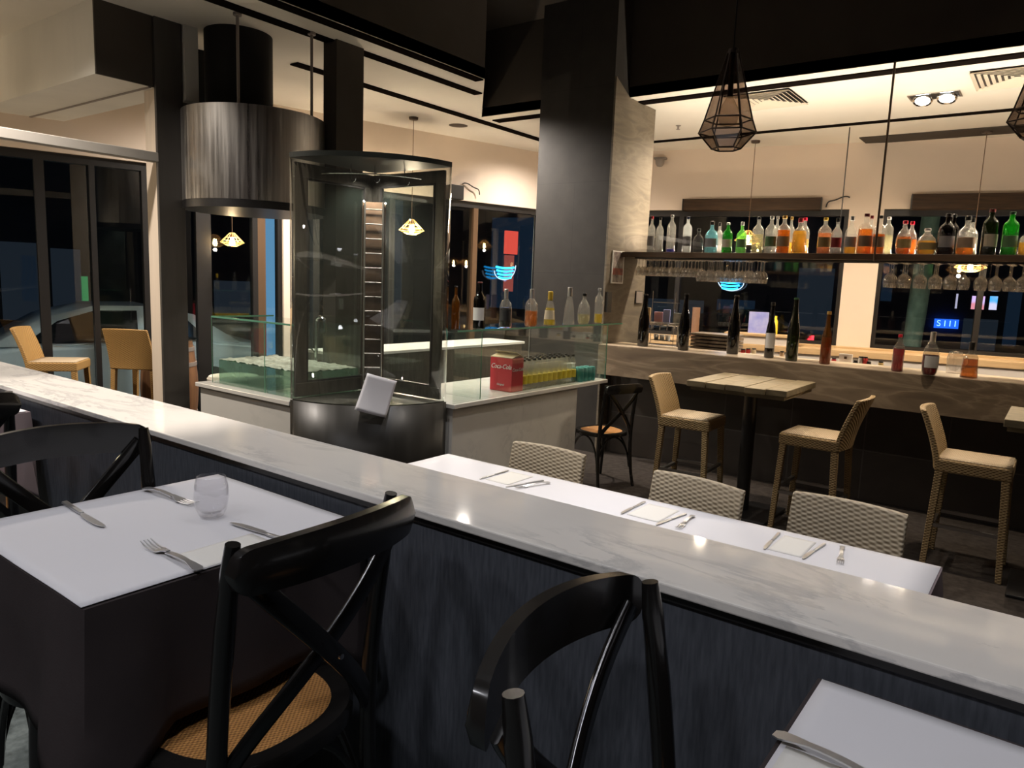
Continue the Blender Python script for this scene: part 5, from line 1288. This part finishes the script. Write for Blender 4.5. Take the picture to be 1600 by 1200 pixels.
def poster(x0, y0, x1, y1, label, mats, name='poster'):
    a, b_ = on_x(x0, (y0+y1)/2, PX1), on_x(x1, (y0+y1)/2, PX1); zt_, zb_ = on_x((x0+x1)/2, y0, PX1).z, on_x((x0+x1)/2, y1, PX1).z
    t = thing(name, label, name.replace('_', ' '), (PX1, (a.y+b_.y)/2, (zt_+zb_)/2))
    w2, h2 = abs(b_.y-a.y)/2, (zt_-zb_)/2
    MB().box(0.001, -w2, -h2, 0.012, w2, h2).build('frame', mats[0], t, smooth=0)
    MB().box(0.0125, -w2*0.86, -h2*0.93, 0.0135, w2*0.86, h2*0.93).build('picture', mats[1], t, smooth=0)
    return t
art = pm('collage_print', (0.45, 0.40, 0.36), 0.6, col2=(0.05, 0.02, 0.02), vs=14, stretch=(1, 1, 1))
t = poster(955, 392, 973, 443, 'narrow white-framed collage poster on the lit side of the pillar', (M['white'], art))
MB().box(0.0138, -0.10, -0.075, 0.0148, 0.10, -0.01).build('red_band', pm('red_brown_print', (0.42, 0.10, 0.05), 0.6, col2=(0.16, 0.04, 0.03), vs=18), t, smooth=0)
poster(992, 455, 1003, 474, 'small black-framed notice low on the pillar side', (M['blackmetal'], M['grey']), 'framed_notice')
MB().box(0.001, -0.04, -0.10, 0.03, 0.04, 0.10).build('switch_panel', M['blackmetal'], None, smooth=0, loc=(PX1, on_x(948, 480, PX1).y, 1.53))
tag(bpy.data.objects['switch_panel'], 'black intercom panel on the pillar above the glass display top', 'panel')

# ------------------------------------------------------------------ things behind the bar
def bkthing(name, cat, label, px_, yb, off=-0.36, z=1.03):
    d = ray(px_, yb); p = on_wall(px_, yb, MBK, off)
    return thing(name, label, cat, MBK @ Vector((p.x, off, z)), atan2(TB.y, TB.x))
# beer tap font
YL = 7.45; ZL = 1.03
def Lx(px_, py_=530): return on_y(px_, py_, YL).x
def Lz(px_, py_): return on_y(px_, py_, YL).z-ZL
tp = thing('tap_font', 'chrome beer tap rail with pictured badges left behind the bar', 'beer tap', (Lx(1013), YL-0.04, ZL))
WL = Lx(1062)-Lx(1013); RZ = Lz(1035, 506)
for xx in (0.0, WL):
    k = MB(); k.tube([(xx, 0, 0), (xx, 0, RZ-0.015)], 0.018, 12); k.build('column', M['chrome'], tp)
k = MB(); k.tube([(-0.02, 0, RZ), (WL+0.02, 0, RZ)], 0.020, 12); k.build('rail', M['chrome'], tp)
pm_a = pm('orange_pink_badge', (0.75, 0.35, 0.25), 0.4, col2=(0.5, 0.35, 0.6), vs=9); pm_b = pm('blue_badge', (0.35, 0.40, 0.75), 0.4); pm_c = pm('pale_badge', (0.6, 0.65, 0.65), 0.4, col2=(0.02, 0.05, 0.08), vs=8)
for i in range(5):
    k = MB(); xx = 0.01+WL*0.23*i
    k.tube([(xx, -0.03, RZ), (xx, -0.06, RZ-0.01), (xx, -0.065, RZ-0.06)], 0.007, 8); k.build('spout', M['chrome'], tp)
for u, w_, h_, mm in ((0.06, 0.03, 0.15, M['ply']), (0.36, 0.10, 0.11, pm_a), (0.62, 0.08, 0.14, pm_b), (0.98, 0.10, 0.11, pm_c)):
    k = MB(); xx = u*WL; k.box(xx-w_/2, -0.03, RZ+0.022, xx+w_/2, -0.012, RZ+0.022+h_); k.build('badge', mm, tp, smooth=0, bevel=0.004)
rk = thing('cup_rack', 'thin metal rack with white cups behind the left end of the bar', 'rack', (Lx(1014), YL+0.05, ZL))
WR = Lx(1048)-Lx(1014)
for z_ in (0.075, Lz(1030, 473)):
    k = MB(); k.box(-0.01, 0, z_, WR+0.01, 0.12, z_+0.006); k.build('shelf', M['chrome'], rk, smooth=0)
for xx in (-0.006, WR+0.006):
    k = MB(); k.tube([(xx, -0.004, 0), (xx, -0.004, Lz(1030, 455))], 0.004, 6); k.build('post', M['chrome'], rk)
for i in range(3):
    k = MB(); k.lathe([(0, 0), (0.024, 0.001), (0.031, 0.06), (0.027, 0.06), (0.021, 0.006), (0, 0.006)], 16)
    o = k.build('cup', M['white'], None, loc=(rk.location.x+0.035+0.070*i, YL+0.11, ZL+0.0815)); tag(o, ['white cup on the rack, nearest the pillar', 'white cup in the middle of the rack', 'white cup on the rack, nearest the second wine bottle'][i], 'cup', 'white cups on the metal rack')
cm = thing('coffee_machine', 'grey ribbed machine between the second and third tall wine bottles', 'coffee machine', ((Lx(1085)+Lx(1155))/2, YL+0.02, ZL))
WC = (Lx(1155)-Lx(1085))/2
MB().box(-WC, -0.14, 0.0, WC, 0.14, 0.03).build('base', M['grey'], cm, smooth=0, bevel=0.01)
wg = pm('warm_grey_metal', (0.30, 0.25, 0.20), 0.4, 0.6)
for i in range(5):
    k = MB(); k.box(-WC*0.97, -0.144, 0.034+0.036*i, WC*0.97, 0.14, 0.062+0.036*i); k.build('rib', wg, cm, smooth=0, bevel=0.005)
st = thing('paper_roll', 'brown cardboard roll standing behind the second wine bottle', 'roll', MBK @ Vector((bk(1087, 500, -0.3)[0], -0.3, 1.031)))
k = MB(); k.lathe([(0.05, 0), (0.05, 0.42), (0.03, 0.42), (0.03, 0.0)], 18); k.build('tube', pm('brown_card', (0.22, 0.12, 0.07), 0.7), st)
sb = bkthing('step_box', 'box', 'raised pale timber box on the back counter behind the third wine bottle', 1190, 525, -0.34, 1.031)
MB().box(-0.42, -0.14, 0.001, 0.42, 0.12, 0.10).build('box', M['cab_white'], sb, smooth=0); MB().box(-0.44, -0.16, 0.101, 0.44, 0.13, 0.13).build('lid', M['ply'], sb, smooth=0, bevel=0.003)
cd = bkthing('book', 'book', 'blue-white picture card standing on the raised box at the back', 1187, 510, -0.30, 1.162)
MB().box(-0.14, 0, 0, 0.10, 0.02, 0.27).build('cover', pm('blue_white_print', (0.42, 0.45, 0.75), 0.5, col2=(0.2, 0.25, 0.7), vs=7), cd, smooth=0)
cd2 = bkthing('yellow_bottle', 'bottle', 'narrow yellow bottle beside the black bottle at the back', 1211, 515, -0.30, 1.162)
k = MB(); k.lathe([(0, 0), (0.03, 0), (0.03, 0.16), (0.015, 0.19), (0.015, 0.23), (0, 0.23)], 14); k.build('body', LABM['yellow'], cd2)
# small items on the bar's inner ledge
inner = [(1293, 0.07, 'grey', 'small grey jar at the left on the ledge behind the amber bottle'), (1304, 0.05, 'red', 'small dark red jar on the inner ledge behind the bar'), (1338, 0.045, 'black', 'small black jar on the inner ledge, left of the striped boxes'),
         (1346, 0.085, 'silver', 'small silver tin on the inner ledge of the bar'), (1353, 0.085, 'red', 'small red and white tin on the inner ledge'), (1359, 0.045, 'black', 'small black lid jar right of the red tin'), (1378, 0.055, 'gold', 'small gold box alone on the inner ledge'), 
         (1161, 0.06, 'red', 'red cup on the inner ledge right of the third wine bottle'), (1169, 0.07, 'red', 'second red cup on the inner ledge, just left of the white recess'), (1178, 0.075, 'cream', 'cream jar on the inner ledge before the white recess'), (1222, 0.07, 'brown', 'brown jar between the black and the green-black bottle')]
for px_, h_, c_, lab in inner:
    p0 = on_z(px_, 575, 1.03); y_ = 7.45; p0 = on_y(px_, 560, y_)
    t = thing('jar', lab, 'jar', (p0.x, y_-0.02, 1.03), 0, 'small jars behind the bar')
    k = MB(); k.lathe([(0, 0), (0.021, 0), (0.022, 0.01), (0.022, h_*0.8), (0.019, h_), (0, h_)], 14); k.build('body', LABM[c_], t)
    k = MB(); k.lathe([(0, h_), (0.02, h_), (0.02, h_+0.012), (0, h_+0.012)], 14); k.build('lid', M['blackmetal'], t)
led = MB(); led.box(-3.60, 7.28, 0.99, 2.4, 7.66, 1.0295); led.box(-3.6, 7.32, 0.003, 2.4, 7.62, 0.989)
tag(led.build('service_ledge', M['stonetop'], None, smooth=0), 'pale low service ledge holding small jars behind the bar', 'counter')
p0 = on_y(1318, 556, 7.45); t = thing('card_reader', 'white square card stand on the ledge right of the amber bottle', 'card stand', (p0.x, 7.55, 1.03))
MB().box(-0.06, -0.01, 0, 0.06, 0.01, 0.10).build('body', M['white'], t, smooth=0, bevel=0.003); MB().box(-0.012, -0.0125, 0.05, 0.012, -0.0105, 0.075).build('mark', M['woodshelf'], t, smooth=0)

# ------------------------------------------------------------------ the night outside
mb = MB(); mb.box(-40, -14, -0.37, 30, 45, -0.25); struct(mb.build('ground', M['asphalt'], smooth=0))
MB_ = MB(); MB_.box(-12, 14, -0.25, 22, 15, 9, MBK); o = MB_.build('building', M['facade'], None, smooth=0)
FB = thing('building', 'dark building across the street behind the back windows', 'building', (0, 0, 0)); o.parent = FB; o.name = 'facade'
win_d = glow('dim_shop_window', (0.10, 0.13, 0.18), 0.08); win_w = glow('warm_shop_window', (0.9, 0.6, 0.3), 0.25); win_b = glow('blue_shop_window', (0.03, 0.06, 0.11), 0.14)
for (x0, y0, x1, y1, mm) in ((1010, 470, 1100, 520, win_d), (1115, 470, 1180, 545, win_b), (1240, 420, 1305, 520, win_d), (1375, 400, 1400, 470, win_b), (1500, 500, 1560, 545, win_d), (1565, 440, 1600, 540, win_b), (765, 340, 835, 480, win_b)):
    a, b_ = on_wall(x0, y1, MBK, 13.95), on_wall(x1, y0, MBK, 13.95)
    MB().box(a.x, 13.93, max(-0.2, a.z), b_.x, 13.97, b_.z, MBK).build('shop_window', mm, FB, smooth=0)
def scr(x0, y0, x1, y1, mat, label, name='screen'):
    a, b_ = on_wall(x0, y1, MBK, 13.8), on_wall(x1, y0, MBK, 13.8)
    t = thing(name, label, 'sign', MBK @ Vector(((a.x+b_.x)/2, 13.85, (a.z+b_.z)/2)), atan2(TB.y, TB.x))
    w2, h2 = (b_.x-a.x)/2, (b_.z-a.z)/2
    MB().box(-w2-0.03, 0, -h2-0.03, w2+0.03, 0.08, h2+0.03).build('case', M['blackmetal'], t, smooth=0)
    MB().box(-w2, -0.01, -h2, w2, -0.001, h2).build('display', mat, t, smooth=0); return t, w2, h2
def scrmat(name, c1, c2, s, vs=1.5):
    m, nt, out = newmat(name); e = nd(nt, 'ShaderNodeEmission'); e.inputs[1].default_value = s
    nt.links.new(ramp(nt, noise_n(nt, coords(nt, (1, 1, 1)), vs, 2), [(0.45, c1), (0.55, c2)]), e.inputs[0]); nt.links.new(e.outputs[0], out.inputs[0]); return m
scr(1517, 463, 1540, 483, scrmat('pink_screen', (0.85, 0.55, 0.95), (0.9, 0.3, 0.35), 0.8), 'bright pink and white screen across the street')
scr(1545, 463, 1560, 484, scrmat('blue_white_screen', (0.1, 0.5, 1.0), (0.8, 0.7, 0.95), 0.8), 'blue and white screen across the street, right of the pink one')
scr(1492, 459, 1498, 482, glow('pale_pink_panel', (0.75, 0.65, 0.85), 0.5), 'narrow pale pink lit panel across the street', 'lit_panel')
a = on_wall(1479, 506, MBK, 13.8); t = thing('shop_sign', 'small blue lit shop sign of narrow letters across the street', 'sign', MBK @ Vector((a.x, 13.86, a.z)), atan2(TB.y, TB.x))
bl2 = glow('deep_blue_sign', (0.02, 0.14, 0.9), 0.9); bl3 = glow('pale_blue_letters', (0.35, 0.7, 1.0), 1.2)
MB().box(-0.30, 0, -0.13, 0.30, 0.05, 0.13).build('panel', bl2, t, smooth=0)
lettering('S I I I', 0.24, (0, -0.012, 0), (pi/2, 0, 0), bl3, t, 0, 0.004)
# red banner behind the window left of the pillar
a, b_ = on_wall(785, 455, ML, -7), on_wall(808, 362, ML, -7)
t = thing('red_banner', 'tall red lit banner outside the window left of the pillar', 'banner', ML @ Vector(((a.x+b_.x)/2, -7, a.z)), atan2(TL.y, TL.x))
w2 = abs(a.x-b_.x)/2; hh = b_.z-a.z
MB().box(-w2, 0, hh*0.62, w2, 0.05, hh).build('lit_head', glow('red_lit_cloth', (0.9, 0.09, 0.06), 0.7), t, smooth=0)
MB().box(-w2*0.5, 0, 0, w2*0.9, 0.05, hh*0.60).build('cloth', glow('dim_lit_red_cloth', (0.45, 0.09, 0.07), 0.5), t, smooth=0)  # dimmer light on the lower cloth is put into its glow
MB().box(-0.03, -0.10, -1.9, 0.03, -0.06, hh).build('pole', M['blackmetal'], t, smooth=0)
# left side facade
o = MB(); o.box(-8, -21, -0.25, 26, -20, 8, ML); o = o.build('facade', M['facade'], None, smooth=0)
FL = thing('building', 'dark building across the street behind the left windows', 'building'); o.parent = FL
for (x0, y0, x1, y1, mm) in ((5, 380, 58, 500, win_d), (85, 390, 125, 520, win_d), (128, 432, 137, 485, glow('green_lit_door', (0.1, 0.6, 0.2), 0.22)), (335, 440, 395, 490, win_d), (35, 400, 55, 470, win_b)):
    a, b_ = on_wall(x0, y1, ML, -19.95), on_wall(x1, y0, ML, -19.95)
    MB().box(min(a.x, b_.x), -19.97, max(-0.2, a.z), max(a.x, b_.x), -19.93, b_.z, ML).build('shop_window', mm, FL, smooth=0)
# light blue lit post right outside the left window
a, b_ = on_wall(417, 400, ML, -0.5), on_wall(433, 400, ML, -0.5)
tag(MB().box(min(a.x, b_.x), -0.56, -0.25, max(a.x, b_.x), -0.5, 3.4, ML).build('lit_panel', glow('light_blue_lit_panel', (0.22, 0.50, 0.80), 0.40), None, smooth=0), 'light blue lit panel standing outside below the steel hood', 'sign')
# tree
a, b_ = on_wall(1408, 520, MBK, 2.4), on_wall(1437, 520, MBK, 2.4)
c_ = MBK @ Vector(((a.x+b_.x)/2, 2.4, -0.25)); rr = (b_.x-a.x)/2*0.95
tr = thing('street_tree', 'pale green-lit tree trunk outside the right back window', 'tree', c_)
k = MB(); n = 18; vs = []
hs = [i*0.25 for i in range(20)]
for z_ in hs:
    for i in range(n):
        a_ = 2*pi*i/n; r_ = rr*(1.15-0.03*z_+0.10*noise.noise(Vector((cos(a_)*2, sin(a_)*2, z_*1.3)))); vs.append((r_*cos(a_)+0.05*z_*0.6, r_*sin(a_), z_))
k.add(vs, [(j*n+i, j*n+(i+1) % n, (j+1)*n+(i+1) % n, (j+1)*n+i) for j in range(len(hs)-1) for i in range(n)]); k.build('trunk', M['bark'], tr)
k = MB()
for i in range(260):
    u = Vector((random.gauss(0, 1), random.gauss(0, 1), random.gauss(0, 0.6))); u = u.normalized()*random.uniform(0.8, 1.9); c2 = u+Vector((0.1, 0, 5.6)); s_ = 0.18
    d1 = Vector((random.uniform(-1, 1), random.uniform(-1, 1), random.uniform(-1, 1))).normalized()*s_; d2 = d1.orthogonal().normalized()*s_
    k.add([c2-d1, c2-d2, c2+d1, c2+d2], [(0, 1, 2, 3)])
k.build('crown', M['leaf'], tr, smooth=0)
lo = MBK @ Vector((a.x-1.0, 1.2, 4.5)); spot('street_fill_lamp', lo, c_+Vector((0, 0, 1.5)), 600, 60, (0.75, 1.0, 0.88), 0.5, 0.1)  # unseen lamp added outside to light the trunk
# cars
def car(label, Mw, s_rear, off, direction, paint, zg=-0.25, taillit=True):
    base = Mw @ Vector((s_rear, off, zg)); ang = atan2(Mw[1][0], Mw[0][0]) + (0 if direction > 0 else pi)
    t = thing('car', label, 'car', base, ang)
    L_, Wd = 4.5, 1.75
    side = [(0.0, 0.35), (0.02, 0.78), (0.08, 0.92), (0.75, 0.98), (3.1, 0.94), (4.1, 0.82), (4.42, 0.66), (4.5, 0.35), (4.3, 0.22), (0.2, 0.22)]
    k = MB(); vs = []
    for yy, sc in ((-Wd/2, 0.0), (-Wd/2+0.10, 1), (Wd/2-0.10, 1), (Wd/2, 0.0)):
        pass
    n = len(side)
    rows = [(-Wd/2, 0.06), (-Wd/2+0.06, 0.0), (Wd/2-0.06, 0.0), (Wd/2, 0.06)]
    for yy, ins in rows:
        for x, z in side: vs.append((x+(ins if x < L_/2 else -ins), yy, z-ins*(0.5 if z > 0.7 else 0)))
    fs = [tuple(range(n)), tuple(range(4*n-1, 3*n-1, -1))] + [(j*n+i, (j+1)*n+i, (j+1)*n+(i+1) % n, j*n+(i+1) % n) for j in range(3) for i in range(n)]
    k.add(vs, fs); k.build('body', paint, t, smooth=30, bevel=0.02)
    cab = [(0.45, 0.97), (1.0, 1.32), (1.5, 1.43), (2.2, 1.43), (2.75, 1.28), (3.3, 0.95)]
    n = len(cab); vs = []
    for yy, ins in ((-Wd/2+0.03, 0), (-Wd/2+0.22, 1), (Wd/2-0.22, 1), (Wd/2-0.03, 0)):
        for x, z in cab: vs.append((x, yy if not ins else yy, z if ins else 0.95+(z-0.95)*0.12))
    k = MB(); k.add(vs, [(j*n+i, j*n+i+1, (j+1)*n+i+1, (j+1)*n+i) for j in range(3) for i in range(n-1)] + [tuple(range(n-1, -1, -1)), tuple(range(3*n, 4*n))])
    k.build('roof', paint, t, smooth=40, solid=0.02)
    for sy in (-1, 1):
        for poly in ([(0.85, 0.99), (1.18, 1.33), (1.62, 1.38), (1.66, 0.99)], [(1.74, 0.99), (1.72, 1.38), (2.2, 1.38), (2.62, 1.25), (2.98, 0.99)]):
            k = MB()
            def yy(z): return sy*(Wd/2-0.02-0.19*max(0, (z-0.98)/0.42))
            v1 = [(x, yy(z)+sy*0.03, z) for x, z in poly]; v2 = [(x, yy(z)+sy*0.005, z) for x, z in poly]
            m_ = len(poly); k.add(v1+v2, [tuple(range(m_)), tuple(range(2*m_-1, m_-1, -1))] + [(i, m_+i, m_+(i+1) % m_, (i+1) % m_) for i in range(m_)]); k.build('side_window', M['carglass'], t, smooth=0)
        for x in (0.85, 3.65):
            k = MB(); k.lathe([(0.0, -0.10), (0.20, -0.10), (0.31, -0.09), (0.32, -0.02), (0.31, 0.05), (0.2, 0.06), (0, 0.06)], 24, Matrix.Translation((x, sy*(Wd/2-0.07), 0.32)) @ Matrix.Rotation(pi/2, 4, 'X')); k.build('wheel', M['tyre'], t)
        k = MB(); k.box(-0.03, sy*0.72-0.14, 0.66, 0.03, sy*0.72+0.14, 0.80); k.build('tail_light', glow('red_tail_light', (1.0, 0.02, 0.03), 3.5) if 'red_tail_light' not in bpy.data.materials else bpy.data.materials['red_tail_light'], t, smooth=0)
    return t
p = ML.inverted() @ (Vector((0, 0, CH)) + ray(392, 505)*(11.2/FPX))
car('white parked sedan outside the left windows', ML, p.x-0.0, p.y, 1, M['carbody'])
q = ML @ Vector((p.x+2.5, p.y+2.2, 4.2)); spot('street_fill_lamp', q, ML @ Vector((p.x+1.8, p.y, 0.6)), 3000, 90, (0.62, 0.82, 1.0), 0.6, 0.1)  # lamp without a fixture, added to brighten the parked car
p = MBK.inverted() @ (Vector((0, 0, CH)) + ray(1272, 478)*(19/FPX))
dk = pm('dark_car_paint', (0.02, 0.022, 0.03), 0.3, coat=0.5)
car('dark car with red tail lights on the street behind the back windows', MBK, p.x, p.y, -1, dk)
